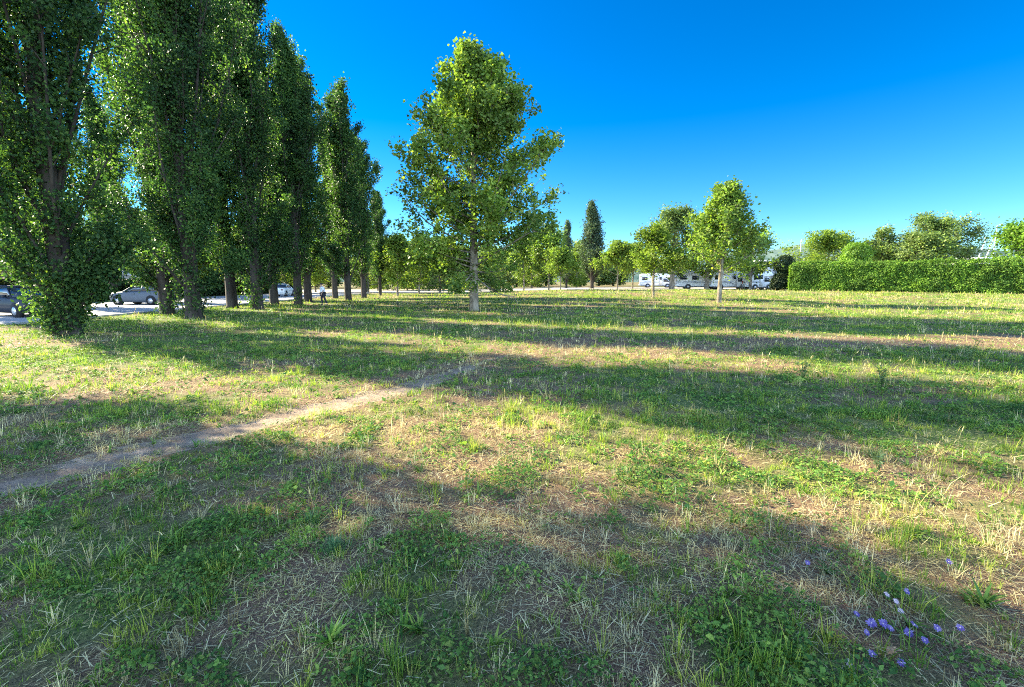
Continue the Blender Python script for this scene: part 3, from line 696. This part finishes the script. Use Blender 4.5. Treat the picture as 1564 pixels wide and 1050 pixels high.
M['clear_lens'] = plain('clear_lamp_lens', (.70, .71, .70), .12, .7)
M['blue_band'] = plain('blue_grey_stripe', (.16, .21, .30), .45, .5)
M['wall_paint'] = plain('grey_rendered_wall', (.33, .32, .30), .9, .2, .08, 1.5)
M['roof_grey'] = plain('grey_roof_sheet', (.34, .34, .33), .8, .3, .15, 1.2)
M['post_white'] = plain('white_painted_steel', (.58, .58, .57), .5, .4)
M['post_grey'] = plain('galvanised_steel', (.36, .37, .38), .5, .5, .1, 5, .5)
M['skin'] = plain('skin', (.42, .26, .19), .55, .4, .08, 9)
M['shirt'] = plain('pale_blue_white_cloth', (.66, .70, .76), .9, .15, .06, 14)
M['trousers'] = plain('dark_cloth', (.024, .027, .036), .9, .15, .15, 14)
M['hair'] = plain('dark_hair', (.018, .014, .012), .6, .3, .2, 30)
M['petal'] = leaf_mat('violet_blue_petal', [(0, (.090, .060, .300)), (.5, (.180, .130, .430)), (1, (.310, .250, .560))], .35, .2, .6, (1, 1, 1.2))
M['petal_pale'] = leaf_mat('pale_lilac_petal', [(0, (.420, .330, .480)), (1, (.640, .540, .660))], .35, .2, .6, (1, 1, 1))
M['dead_leaf'] = leaf_mat('dry_fallen_leaf', [(0, (.340, .190, .110)), (1, (.470, .290, .180))], .2, .3, .5, (1, .8, .6))
M['weed'] = leaf_mat('grey_green_weed', [(0, (.070, .125, .050)), (1, (.150, .215, .090))], .3, .3)
M['bluegrass'] = leaf_mat('blue_green_tuft', [(0, (.040, .120, .050)), (1, (.100, .210, .090))], .3, .3)

def disc(mb, c, r, t, n=20, axis=1):
    rings = []
    for y_ in (-t / 2, t / 2):
        rings.append([(c[0] + r * math.cos(a), c[1] + y_, c[2] + r * math.sin(a)) for a in np.arange(n) * 2 * PI / n])
    return mb.loft(rings)

def wheel(parent, x, y, r, wd=.2):
    t = MB(); disc(t, (0, 0, 0), r, wd, 24); w_ = t.build('wheel', M['rubber'], parent); w_.location = (x, y, r)
    m_ = MB(); s_ = -1 if y < 0 else 1
    disc(m_, (0, s_ * (wd / 2 + .004), 0), r * .62, .02, 18)
    for k in range(5):
        a = k * 2 * PI / 5; m_.box((-.02 + math.cos(a) * r * .3, s_ * (wd / 2 + .015) - .008, -.02 + math.sin(a) * r * .3), (.02 + math.cos(a) * r * .3, s_ * (wd / 2 + .015) + .008, .02 + math.sin(a) * r * .3))
    m_.build('rim', M['rim'], w_); return w_

def bevel_prism(mb, prof_, y0, y1, b):
    """profile in x,z pulled along y with rounded long edges"""
    p_ = np.array(prof_); c = p_.mean(0)
    def inset(k): 
        d = p_ - c; l = np.linalg.norm(d, axis=1)[:, None]; return c + d * (1 - k / l)
    rings = []
    for yy, k in ((y0, b), (y0 + b * .35, b * .35), (y0 + b, 0), (y1 - b, 0), (y1 - b * .35, b * .35), (y1, b)):
        q_ = inset(k); rings.append([(a_, yy, z_) for a_, z_ in q_])
    mb.loft(rings); return mb

def motorhome(px, dist, rz, L, H, label, alcove=True, win=3):
    x = xat(px, 440, dist); o = empty('motorhome', (x, dist, T(x, dist) + .02), rz, 1, label, 'motorhome', 'white motorhomes parked on the gravel lot')
    W = 1.12; z0 = .42
    b = MB(); c = L - 1.9
    prof_ = [(0.06, z0), (c, z0), (c, 1.95), (L - .62 if alcove else c + .5, 2.02), (L - .45 if alcove else c + .55, 2.25), (L - .75 if alcove else c + .3, H - .22), (L - 1.15 if alcove else c, H), (.28, H), (.07, H - .16), (0, 1.6), (0, .7)]
    bevel_prism(b, prof_, -W, W, .09); b.build('body', M['white_paint'], o)
    cab = MB(); cw = .98
    bevel_prism(cab, [(c + .005, z0), (L - .05, z0), (L, .62), (L - .03, .98), (L - .62, 1.22), (c + .75, 1.90), (c + .005, 1.92)], -cw, cw, .07); cab.build('cab', M['white_paint'], o)
    g = MB(); g.add([(L - .60, -.82, 1.26), (L - .60, .82, 1.26), (c + .80, .76, 1.86), (c + .80, -.76, 1.86)], [(0, 1, 2, 3)]); wsd = g.build('windscreen', M['glass'], o); wsd.location = (.02, 0, .02)
    for s_ in (-1, 1):
        g = MB(); y_ = s_ * (cw + .006); g.loft([[(c + .12, y_, 1.15), (L - .72, y_, 1.15), (c + .80, y_, 1.74), (c + .12, y_, 1.78)], [(c + .12, y_ + s_ * .012, 1.15), (L - .72, y_ + s_ * .012, 1.15), (c + .80, y_ + s_ * .012, 1.74), (c + .12, y_ + s_ * .012, 1.78)]]); g.build('cab_window', M['glass'], o)
        m_ = MB(); m_.box((L - .80, s_ * (cw + .05), 1.12), (L - .68, s_ * (cw + .20), 1.42)); m_.build('wing_mirror', M['grey_trim'], o)
        st = MB(); y_ = s_ * (W + .004)
        st.box((.12, min(y_, y_ + s_ * .006), 1.04), (c - .05, max(y_, y_ + s_ * .006), 1.16)); st.box((c * .2, min(y_, y_ + s_ * .006), 1.22), (c * .62, max(y_, y_ + s_ * .006), 1.27)); st.build('stripe', M['blue_band'], o)
        tl = MB(); tl.box((-.02, s_ * .9 - .09, .85), (.0, s_ * .9 + .09, 1.25)); tl.build('tail_light', M['red_lens'], o)
        hl_ = MB(); hl_.box((L - .05, s_ * .72 - .15, .72), (L + .012, s_ * .72 + .15, .92)); hl_.build('headlight', M['clear_lens'], o)
        for k in range(win):
            xa = .55 + (c - 1.3) * k / max(1, win - 1); 
            if s_ == -1 and k == win - 1:
                d = MB(); d.box((xa, -W - .014, .52), (xa + .66, -W - .003, 2.32)); dr = d.build('door', M['white_paint'], o)
                h = MB(); h.box((xa + .56, -W - .04, 1.3), (xa + .60, -W - .016, 1.42)); h.build('handle', M['grey_trim'], dr)
                h = MB(); h.box((xa + .12, -W - .022, 1.55), (xa + .54, -W - .015, 2.15)); h.build('window', M['glass'], dr); continue
            f = MB(); f.box((xa - .05, s_ * (W + .003) - .006 if s_ < 0 else W + .003, 1.48), (xa + 1.0, -W - .003 if s_ < 0 else W + .012, 2.12)); fr_ = f.build('window', M['grey_trim'], o)
            f = MB(); f.box((xa, s_ * W + s_ * .013 - .004, 1.53), (xa + .95, s_ * W + s_ * .013 + .004, 2.07)); f.build('pane', M['glass'], fr_)
        for xw in (c * .36, L - 1.0):
            a_ = MB(); disc(a_, (xw, s_ * (W - .1 if xw < c else cw - .1), .36), .47, .22, 20); a_.build('wheel_arch', M['grey_trim'], o)
            wheel(o, xw, s_ * ((W if xw < c else cw) - .06), .35)
    rw = MB(); rw.box((-.028, -.55, 1.5), (-.004, .2, 2.15)); rw.build('rear_window', M['glass'], o)
    bp = MB(); bp.box((-.10, -1.08, .40), (.04, 1.08, .64)); bp.build('rear_bumper', M['white_paint'], o)
    bp = MB(); bp.box((L - .1, -.96, .34), (L + .07, .96, .58)); bp.build('front_bumper', M['grey_trim'], o)
    for xv in (L * .25, L * .5):
        v_ = MB(); v_.box((xv, -.25, H + .002), (xv + .5, .25, H + .13)); v_.build('roof_vent', M['white_paint'], o)
    ch = MB(); ch.box((.4, -.9, .24), (L - .4, .9, .45)); ch.build('chassis', M['grey_trim'], o); return o
motorhome(976, 94, R(-14), 6.4, 2.75, 'white motorhome farthest left, its bright end beside the slim young tree', win=2)
motorhome(1031, 76, R(-10), 6.9, 2.95, 'white motorhome with side windows between the thick trunk and the broad trees')
motorhome(1083, 73, R(-9), 5.7, 2.85, 'white motorhome behind the forked young plane tree', win=2)
motorhome(1139, 69.5, R(4), 4.0, 2.75, 'short white camper with its cab pointing right beside the clipped dark shrub', win=2)

def car(loc, rz, paint, label, L=4.2, H=1.46, estate=False):
    o = empty('parked_car', loc, rz, 1, label, 'car', 'cars parked along the road')
    def ring(x, w_, zb, zt, wt): return [(x, -w_ * .94, zb), (x, -w_, zb + .22), (x, -w_, zt - .12), (x, -wt, zt), (x, wt, zt), (x, w_, zt - .12), (x, w_, zb + .22), (x, w_ * .94, zb)]
    b = MB(); b.loft([ring(0, .66, .42, .72, .55), ring(.10, .80, .28, .86, .68), ring(.5, .87, .22, .93, .78), ring(1.2, .89, .20, .98, .82), ring(2.4, .89, .20, 1.0, .82), ring(3.6, .88, .22, 1.02, .80), ring(4.05, .84, .26, 1.0, .74), ring(4.2, .74, .40, .90, .62)]); b.build('body', paint, o, True)
    xr = 4.05 if estate else 3.75
    g = MB(); g.loft([[(1.12, y_ * .80, .97) for y_ in (-1, 1)] + [(1.12, y_ * .80, .972) for y_ in (1, -1)]] + [[(x_, -wb, .96), (x_, wb, .96), (x_, wt, zt), (x_, -wt, zt)] for x_, wb, wt, zt in ((1.55, .80, .70, 1.22), (1.95, .80, .62, H - .05), (2.6, .80, .62, H), (xr - .55, .80, .60, H - .04), (xr, .78, .66, 1.02))]); g.build('cabin_glass', M['glass'], o, True)
    r_ = MB(); r_.loft([[(x_, -wt, zt), (x_, wt, zt), (x_, wt, zt + .03), (x_, -wt, zt + .03)] for x_, wt, zt in ((1.93, .60, H - .055), (2.6, .63, H - .002), (xr - .5, .60, H - .045))]); r_.build('roof', paint, o)
    for s_ in (-1, 1):
        for x_ in (1.9, 2.65):
            p_ = MB(); p_.tube([(x_ - (.75 if x_ == 1.9 else 0), s_ * .81, .97), (x_, s_ * .635, H - .04)], .03, 5); p_.build('roof_pillar', paint, o)
        for x_ in (.78, 3.42):
            a_ = MB(); disc(a_, (x_, s_ * .80, .33), .385, .2, 20); a_.build('wheel_arch', M['rubber'], o); wheel(o, x_, s_ * .82, .31)
        h = MB(); h.box((.015, s_ * .55 - .17, .62), (.09, s_ * .55 + .17, .76)); h.build('headlight', M['clear_lens'], o)
        h = MB(); h.box((4.12, s_ * .6 - .12, .70), (4.20, s_ * .6 + .12, .88)); h.build('tail_light', M['red_lens'], o)
        h = MB(); h.box((1.45, s_ * .92 - .06, .96), (1.6, s_ * .92 + .06, 1.08)); h.build('wing_mirror', paint, o)
        h = MB(); h.box((2.0, s_ * .9 - .01, .80), (2.18, s_ * .9 + .012, .83)); h.build('door_handle', M['grey_trim'], o)
    h = MB(); h.box((-.02, -.5, .36), (.06, .5, .54)); h.build('grille', M['grey_trim'], o); return o
g = gp(62, 487); car((g.x - .6, g.y + 1.0, .004), R(158), M['dark_paint'], 'dark blue car on the shaded road at the left edge, partly behind the leftmost poplar', H=1.5)
g = gp(168, 466); car((g.x, g.y + .8, .004), R(-4), M['silver_paint'], 'silver car across the road, seen between the two nearest poplars', estate=True)
g = gp(476, 452); car((g.x - 3, g.y, .004), R(-80), M['white_paint'], 'white car far up the road, just left of the walking person')

def building(name, x, y, z, wdt, dep, hgt, roof_h, label, rz=0, wins=3, gable=True):
    o = empty(name, (x, y, z), rz, 1, label, 'building'); b = MB()
    if gable: b.loft([[(-wdt / 2, yy, -.3), (wdt / 2, yy, -.3), (wdt / 2, yy, hgt), (0, yy, hgt + roof_h), (-wdt / 2, yy, hgt)] for yy in (0, dep)])
    else: b.box((-wdt / 2, 0, -.3), (wdt / 2, dep, hgt))
    b.build('wall', M['wall_paint'], o); r_ = MB()
    if gable:
        for s_ in (-1, 1):
            e = wdt / 2 + .35; zz = hgt - .35 * roof_h / (wdt / 2)
            r_.loft([[(s_ * e, yy, zz + .02), (0, yy, hgt + roof_h + .02), (0, yy, hgt + roof_h + .16), (s_ * e, yy, zz + .16)] for yy in (-.3, dep + .3)])
    else: r_.box((-wdt / 2 - .3, -.3, hgt + .003), (wdt / 2 + .3, dep + .3, hgt + roof_h))
    r_.build('roof', M['roof_grey'] if gable else M['post_white'], o)
    for k in range(wins):
        xa = -wdt / 2 + wdt * (k + .5) / wins; f = MB(); f.box((xa - .5, -.03, hgt * .4), (xa + .5, -.003, hgt * .4 + 1.2)); fr_ = f.build('window', M['post_white'], o)
        f = MB(); f.box((xa - .43, -.045, hgt * .4 + .07), (xa + .43, -.032, hgt * .4 + 1.13)); f.build('pane', M['glass'], fr_)
    d = MB(); d.box((wdt * .1 - .45, -.035, 0), (wdt * .1 + .45, -.003, min(2.1, hgt * .9))); d.build('door', M['grey_trim'], o); return o
g = gp(160, 463); building('low_building', xat(150, 450, 50), 52, 0, 6, 6, 1.9, 1.1, 'low pale building with grey gable roof across the road behind the silver car', R(20))
building('pale_building', xat(1179, 400, 125), 125, .5, 6, 9, 6.6, .4, 'pale flat roofed building far behind the clipped dark shrub', R(6), 3, False)
x = xat(1494, 390, 112); building('flat_roofed_hall', x + 2, 112, .4, 7, 12, 6.6, .6, 'low white roofed hall showing above the hedge beside two slanted masts', R(-8), 3, False)
for k, (px, py) in enumerate(((1504, 364), (1516, 361))):
    x = xat(px - 8, 392, 106); o = empty('slanted_mast', (x, 106, .5), 0, 1, ('slanted white mast left of its twin, above the hedge', 'slanted white mast right of its twin, above the hedge')[k], 'mast', 'slanted white masts above the hedge')
    h = zat(py, 106) - .5; b = MB(); b.tube([(-h * .18, 0, -.2), (h * .09, 0, h)], [.13, .08], 8); b.build('shaft', M['post_white'], o, True)
    b = MB(); b.box((h * .09 - .28, -.15, h - .05), (h * .09 + .28, .15, h + .09)); b.build('mast_cap', M['post_white'], o)
for px, py, d, lab in ((1517, 344, 78, 'thin tall street lamp above the hedge near the right edge'), (1222, 366, 84, 'slim pale lamp post behind the left end of the hedge')):
    x = xat(px, 390, d); o = empty('street_lamp', (x, d, T(x, d)), 0, 1, lab, 'street lamp', 'street lamps beyond the hedge'); h = zat(py, d) - T(x, d)
    b = MB(); b.tube([(0, 0, -.1), (0, 0, h * .5), (0, 0, h - .1), (.12, 0, h), (.5, 0, h + .05)], [.08, .06, .05, .045, .04], 8); b.build('pole', M['post_grey'], o, True)
    b = MB(); b.loft([[(.4, -.10, h + .02), (.4, .10, h + .02), (.4, .07, h + .12), (.4, -.07, h + .12)], [(1.1, -.13, h + .05), (1.1, .13, h + .05), (1.1, .06, h + .12), (1.1, -.06, h + .12)]]); b.build('lamp_head', M['post_grey'], o)
# stake beside the slim young tree
g = gp(998, 456); o = empty('tree_stake', (g.x - .22, g.y - .1, g.z), 0, 1, 'pale wooden stake tied beside the slim young tree', 'stake')
b = MB(); b.tube([(0, 0, -.2), (.02, 0, 1.9)], [.04, .035], 8); b.build('post', M['straw'], o); b = MB(); b.tube([(0, -.05, 1.6), (.12, -.06, 1.6), (.27, 0, 1.6), (.24, .16, 1.6), (.05, .08, 1.6)], .018, 5); b.build('tie', M['grey_trim'], o)

# ---------------------------------------------------------------- the walker
def skin_mesh(name, verts, edges, radii, mat, parent, sub=2, root=0):
    me = bpy.data.meshes.new(name); me.from_pydata(verts, edges, []); o = bpy.data.objects.new(name, me); COL.objects.link(o)
    sm = o.modifiers.new('skin', 'SKIN'); ss = o.modifiers.new('sub', 'SUBSURF'); ss.levels = sub; ss.render_levels = sub
    if not me.skin_vertices: 
        bpy.context.view_layer.objects.active = o
        me.attributes  # layer is made with the modifier
    for i, sv_ in enumerate(me.skin_vertices[0].data):
        r_ = radii[i]; sv_.radius = r_ if isinstance(r_, tuple) else (r_, r_); sv_.use_root = (i == root)
    dg = bpy.context.evaluated_depsgraph_get(); dg.update(); nm = bpy.data.meshes.new_from_object(o.evaluated_get(dg))
    o.modifiers.clear(); o.data = nm; nm.materials.clear(); nm.materials.append(mat)
    for p_ in nm.polygons: p_.use_smooth = True
    o.parent = parent; return o
g = gp(494, 466.5); ph = zat(432.5, g.y) - g.z
pe = empty('person', (g.x, g.y, g.z), R(35), ph / 1.74, 'person in a pale shirt and dark trousers walking on the grass by the poplars', 'person')
V = [(0, .02, .94), (0, .0, 1.12), (-.04, 0, 1.30), (-.07, 0, 1.44), (-.09, 0, 1.52), (-.10, 0, 1.60), (-.09, 0, 1.70),     # pelvis..head top  0-6
     (-.06, .17, 1.42), (-.02, .21, 1.16), (-.12, .21, .93), (-.06, -.17, 1.42), (.02, -.22, 1.15), (-.13, -.22, .95),            # arms 7-9, 10-12
     (0, .09, .90), (-.10, .10, .50), (-.02, .10, .09), (-.16, .11, .04), (0, -.09, .90), (.10, -.10, .50), (.26, -.10, .13), (.14, -.11, .04)]  # legs 13-16, 17-20
E = [(0, 1), (1, 2), (2, 3), (3, 4), (4, 5), (5, 6), (3, 7), (7, 8), (8, 9), (3, 10), (10, 11), (11, 12), (0, 13), (13, 14), (14, 15), (15, 16), (0, 17), (17, 18), (18, 19), (19, 20)]
Rr_ = [(.17, .15), (.17, .15), (.18, .15), (.15, .12), .056, .088, .062, .055, .042, .032, .055, .042, .032, .085, .058, .040, .032, .085, .058, .040, .032]
V += [(-.185, 0, 1.585)]; E += [(5, 21)]; Rr_ += [.02]                          # nose
for hb_, sgn in ((9, 1), (12, -1)):
    bx, by, bz = V[hb_]; pi = len(V); V.append((bx - .03, by, bz - .07)); E.append((hb_, pi)); Rr_.append((.036, .02))
    for f_, (dx, ln) in enumerate(((-.030, .075), (-.010, .088), (.010, .082), (.028, .066))):
        a_ = len(V); V += [(bx - .03 + dx, by - sgn * .004, bz - .11), (bx - .045 + dx, by - sgn * .02, bz - .11 - ln * .8)]; E += [(pi, a_), (a_, a_ + 1)]; Rr_ += [.010, .008]
    a_ = len(V); V += [(bx - .075, by - sgn * .02, bz - .06), (bx - .085, by - sgn * .03, bz - .10)]; E += [(pi, a_), (a_, a_ + 1)]; Rr_ += [.012, .009]
skin_mesh('body', V, E, Rr_, M['skin'], pe)
def sub_skin(name, ids, ext, mat):
    mp = {k: i for i, k in enumerate(ids)}; vs = [V[k] for k in ids]; es = [(mp[a_], mp[b_]) for a_, b_ in E if a_ in mp and b_ in mp]
    rr = [tuple(q_ + ext for q_ in (Rr_[k] if isinstance(Rr_[k], tuple) else (Rr_[k], Rr_[k]))) for k in ids]
    return skin_mesh(name, vs, es, rr, mat, pe)
sub_skin('shirt', [0, 1, 2, 3, 7, 8, 10, 11], .034, M['shirt'])
sub_skin('trousers', [0, 13, 14, 15, 17, 18, 19], .026, M['trousers'])
hm = MB(); rings = []
for k in range(7):
    a_ = k / 6 * PI * .56; rings.append([(-.085 + .112 * math.sin(a_) * math.cos(t_) + .012, .098 * math.sin(a_) * math.sin(t_), 1.635 + .118 * math.cos(a_)) for t_ in np.arange(16) * 2 * PI / 16])
rings[0] = [(-.075, 0, 1.755)] * 16; hm.loft(rings); hm.build('hair', M['hair'], pe, True)
for k, sgn in enumerate((1, -1)):
    gx = (V[16] if sgn == 1 else V[20]); b = MB(); b.loft([[(gx[0] + .16, gx[1] - .035, -.0), (gx[0] + .16, gx[1] + .035, -.0), (gx[0] + .16, gx[1] + .03, .09), (gx[0] + .16, gx[1] - .03, .09)], [(gx[0] + .05, gx[1] - .045, 0), (gx[0] + .05, gx[1] + .045, 0), (gx[0] + .05, gx[1] + .04, .09), (gx[0] + .05, gx[1] - .04, .09)], [(gx[0] - .10, gx[1] - .04, 0), (gx[0] - .10, gx[1] + .04, 0), (gx[0] - .10, gx[1] + .03, .05), (gx[0] - .10, gx[1] - .03, .05)]]); b.build('shoe', M['trousers'], pe)

# ---------------------------------------------------------------- flowers and single plants in the foreground
GF = 'violet blue wild flowers near the lower right corner'
rf = np.random.default_rng(77)
def flower(px, py, h, size, lab, matk='petal'):
    g = gp(px, py + h * 190); o = empty('wild_flower', (g.x, g.y, g.z), rf.uniform(-.5, .5), 1, lab, 'flower', GF)
    st = MB(); st.tube([(0, 0, -.02), (.006, .004, h * .5), (0, 0, h)], [.0028, .0022, .0018], 5); st.build('stem', M['weed'], o)
    n = 15; az = np.arange(n) * 2 * PI / n + rf.normal(0, .08, n); size = size * .98; tl = np.array([rf.uniform(-.4, .4), -rf.uniform(.4, .9), 1.0]); tl /= np.linalg.norm(tl)
    u_ = np.cross(tl, [0, 1., .2]); u_ /= np.linalg.norm(u_); w_ = np.cross(tl, u_); pt = MB(); tn = []
    for a_ in az:
        d = u_ * math.cos(a_) + w_ * math.sin(a_); s_ = np.cross(tl, d); c0 = np.array([0, 0, h]); l_ = size * rf.uniform(.8, 1.1)
        pt.add([c0 - s_ * .0012, c0 + d * l_ * .6 - s_ * size * .17 + tl * l_ * .22, c0 + d * l_ + tl * l_ * .18, c0 + d * l_ * .6 + s_ * size * .17 + tl * l_ * .22, c0 + s_ * .0012, c0 + tl * .001], [(0, 1, 2, 5), (5, 2, 3, 4)], a=rf.random())
    pt.build('petals', M[matk], o)
    hd = MB(); disc2 = [[(math.cos(t_) * r_, math.sin(t_) * r_, h + z_) for t_ in np.arange(8) * PI / 4] for r_, z_ in ((.001, -.006), (.004, -.003), (.004, .003), (.001, .005))]; hd.loft(disc2); hd.build('flower_head', M['petal_pale'], o); return o
for px, py, h, sz, lab in ((1306, 946, .06, .020, 'violet flower at the left end of the row of blooms'), (1329, 957, .055, .025, 'wide open violet flower, left of a close pair in the row'),
        (1346, 960, .06, .025, 'wide open violet flower, right of a close pair in the row'), (1358, 966, .05, .018, 'half hidden violet flower low in the middle of the row'),
        (1393, 961, .065, .021, 'upper violet flower of two overlapping blooms in the row'), (1386, 972, .05, .024, 'lower violet flower of two overlapping blooms in the row'),
        (1429, 965, .055, .021, 'single violet flower in the right half of the row'), (1464, 966, .05, .019, 'pale violet flower at the right end of the row'),
        (1382, 910, .07, .019, 'violet flower above the row beside the pale lilac ones'), (1330, 1006, .05, .019, 'small violet flower below the row, above the fallen leaf side'),
        (1374, 1020, .05, .020, 'violet flower under the fallen beige leaf'), (1410, 984, .045, .020, 'violet flower just under the row, right of two overlapping blooms'), (1322, 972, .045, .018, 'small violet flower just under the left half of the row'), (1447, 862, .06, .021, 'lone violet flower high up right, far from the others'), (1232, 864, .05, .017, 'lone faded violet flower at upper left of the patch')):
    flower(px, py, h, sz, lab)
for px, py, h, sz, lab in ((1352, 914, .06, .017, 'pale lilac flower highest in the pale group above the row'), (1294, 1019, .05, .019, 'pale lilac flower low at the left of the patch'), (1366, 925, .06, .017, 'pale lilac flower above the row, left of its neighbour'), (1374, 939, .05, .016, 'pale lilac flower above the row, nearest to it')):
    flower(px, py, h, sz, lab, 'petal_pale')
g = gp(1360, 1004); o = empty('fallen_leaf', (g.x, g.y, g.z + .018), .5, 1, 'dry beige pink leaf lying on the straw among the flowers', 'leaf')
b = MB(); b.loft([[(-.030, -.002, .004), (-.030, .002, .004)], [(-.012, -.018, .016), (-.012, .015, .008)], [(.006, -.022, .012), (.006, .020, .014)], [(.024, -.010, .002), (.024, .012, .010)], [(.042, -.001, .012), (.042, .001, .012)]], closed=False, caps=False); b.build('blade', M['dead_leaf'], o)
b = MB(); b.tube([(-.030, 0, .004), (-.046, .004, .008), (-.060, .002, .002)], [.0014, .0012, .001], 5); b.build('leaf_stalk', M['straw'], o)

def tuft_thing(px, py, n, h, w_, spread, matk, lab, cat='grass tuft', lean=.45, name='grass_tuft'):
    g = gp(px, py); o = empty(name, (g.x, g.y, g.z), 0, 1, lab, cat); b = MB(); az = rng.uniform(0, 2 * PI, n); r_ = np.abs(rng.normal(0, spread, n))
    b.blades(np.stack([np.cos(az) * r_, np.sin(az) * r_, 0 * r_ - .005], 1), h * rng.uniform(.45, 1.1, n), az + rng.normal(0, .4, n), np.clip(rng.normal(lean, .25, n), .03, 1.4), w_ * rng.uniform(.7, 1.3, n), rng.random(n), 3, rng)
    b.build('foliage', M[matk], o); return o
tuft_thing(511, 846, 330, .115, .0032, .045, 'bluegrass', 'dense blue green grass tuft in the shaded foreground left of centre')
tuft_thing(474, 800, 200, .10, .0034, .05, 'bluegrass', 'smaller blue green tuft just behind the dense one')
tuft_thing(334, 880, 170, .15, .0042, .055, 'grass', 'yellow green grass tuft with straw at its foot in the left foreground')
tuft_thing(722, 690, 120, .18, .0045, .06, 'grass', 'tall grass tuft at the edge of the sunlit band near the path')
tuft_thing(1335, 700, 120, .16, .0050, .06, 'weed', 'grey green grass tuft in the sunlit band at the right')
tuft_thing(505, 985, 34, .14, .020, .02, 'clover', 'broad leaved rosette weed at the bottom left of centre', 'weed', .85, 'rosette_weed')
tuft_thing(1500, 925, 34, .13, .022, .02, 'clover', 'broad leaved rosette weed near the lower right corner', 'weed', .9, 'rosette_weed')
tuft_thing(640, 965, 30, .10, .018, .02, 'clover', 'low rosette weed beside bare soil at the bottom', 'weed', .9, 'rosette_weed')
tuft_thing(180, 860, 40, .13, .013, .03, 'clover', 'leafy weed clump in the shaded left foreground', 'weed', .7, 'rosette_weed')

def stalk_weed(px, py, h, nst, lab, spread=.35, leafy=True, cat='weed'):
    g = gp(px, py); o = empty('tall_weed', (g.x, g.y, g.z), 0, 1, lab, cat); st, lf = MB(), MB()
    for k in range(nst):
        az = rng.uniform(0, 2 * PI); l_ = rng.uniform(.1, spread); e_ = np.array([math.cos(az) * l_ * h, math.sin(az) * l_ * h, h * rng.uniform(.6, 1)])
        st.tube([(0, 0, -.02), e_ * .5 + np.array([0, 0, h * .08]), e_], [.006 * h + .002, .005 * h + .0015, .002], 5)
        m_ = 22 if leafy else 9; tt = (rng.uniform(.15, 1, m_) if leafy else rng.uniform(.7, 1, m_))[:, None]; lf.leaves(e_ * tt + np.array([0, 0, h * .16]) * tt * (1 - tt) * 2 + rng.normal(0, .03 * h + .008, (m_, 3)), .06 * h + .02, rng, asp=.35)
    st.build('stems', M['weed'], o); lf.build('leaves', M['weed'], o); return o
stalk_weed(1482, 552, .55, 6, 'tall branching weed standing in the sunlit field at far right')
stalk_weed(1346, 590, .42, 7, 'bushy weed on the edge of the broad shadow at right')
stalk_weed(1226, 580, .45, 6, 'branching weed on the edge of the broad shadow, left of the bushy one')
stalk_weed(1016, 650, .36, 1, 'single tall oat stalk leaning right at the lower edge of the shadow', .3, False)
stalk_weed(1342, 720, .22, 5, 'small grey weed in the sunlit band at the right')

# dark clipped hedge along the far side of the road
o = empty('roadside_hedge', (-37.5, 27, 0), PI / 2, 1, 'long dark hedge on the far side of the road behind the parked cars', 'hedge'); b = MB(); n = 26000
x = rng.uniform(0, 52, n); t = rng.random(n); fr = rng.random(n) < .7; hh = 1.9 + .5 * (fbm(x, x * 0, 2.2, 33) - .5)
pos = np.where(fr[:, None], np.stack([x, 0 * x - .7 - .3 * (fbm(x, t * 2, .9, 35) - .5), t * hh], 1), np.stack([x, (t - .5) * 1.4, hh], 1)); nr = np.where(fr[:, None], (0, -1, .3), (0, 0, 1.))
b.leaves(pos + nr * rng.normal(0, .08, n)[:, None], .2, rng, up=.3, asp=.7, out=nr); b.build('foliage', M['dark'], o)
b = MB(); b.box((.3, -.45, -.1), (51.7, .6, 1.6)); b.build('branch_core', M['stem'], o)
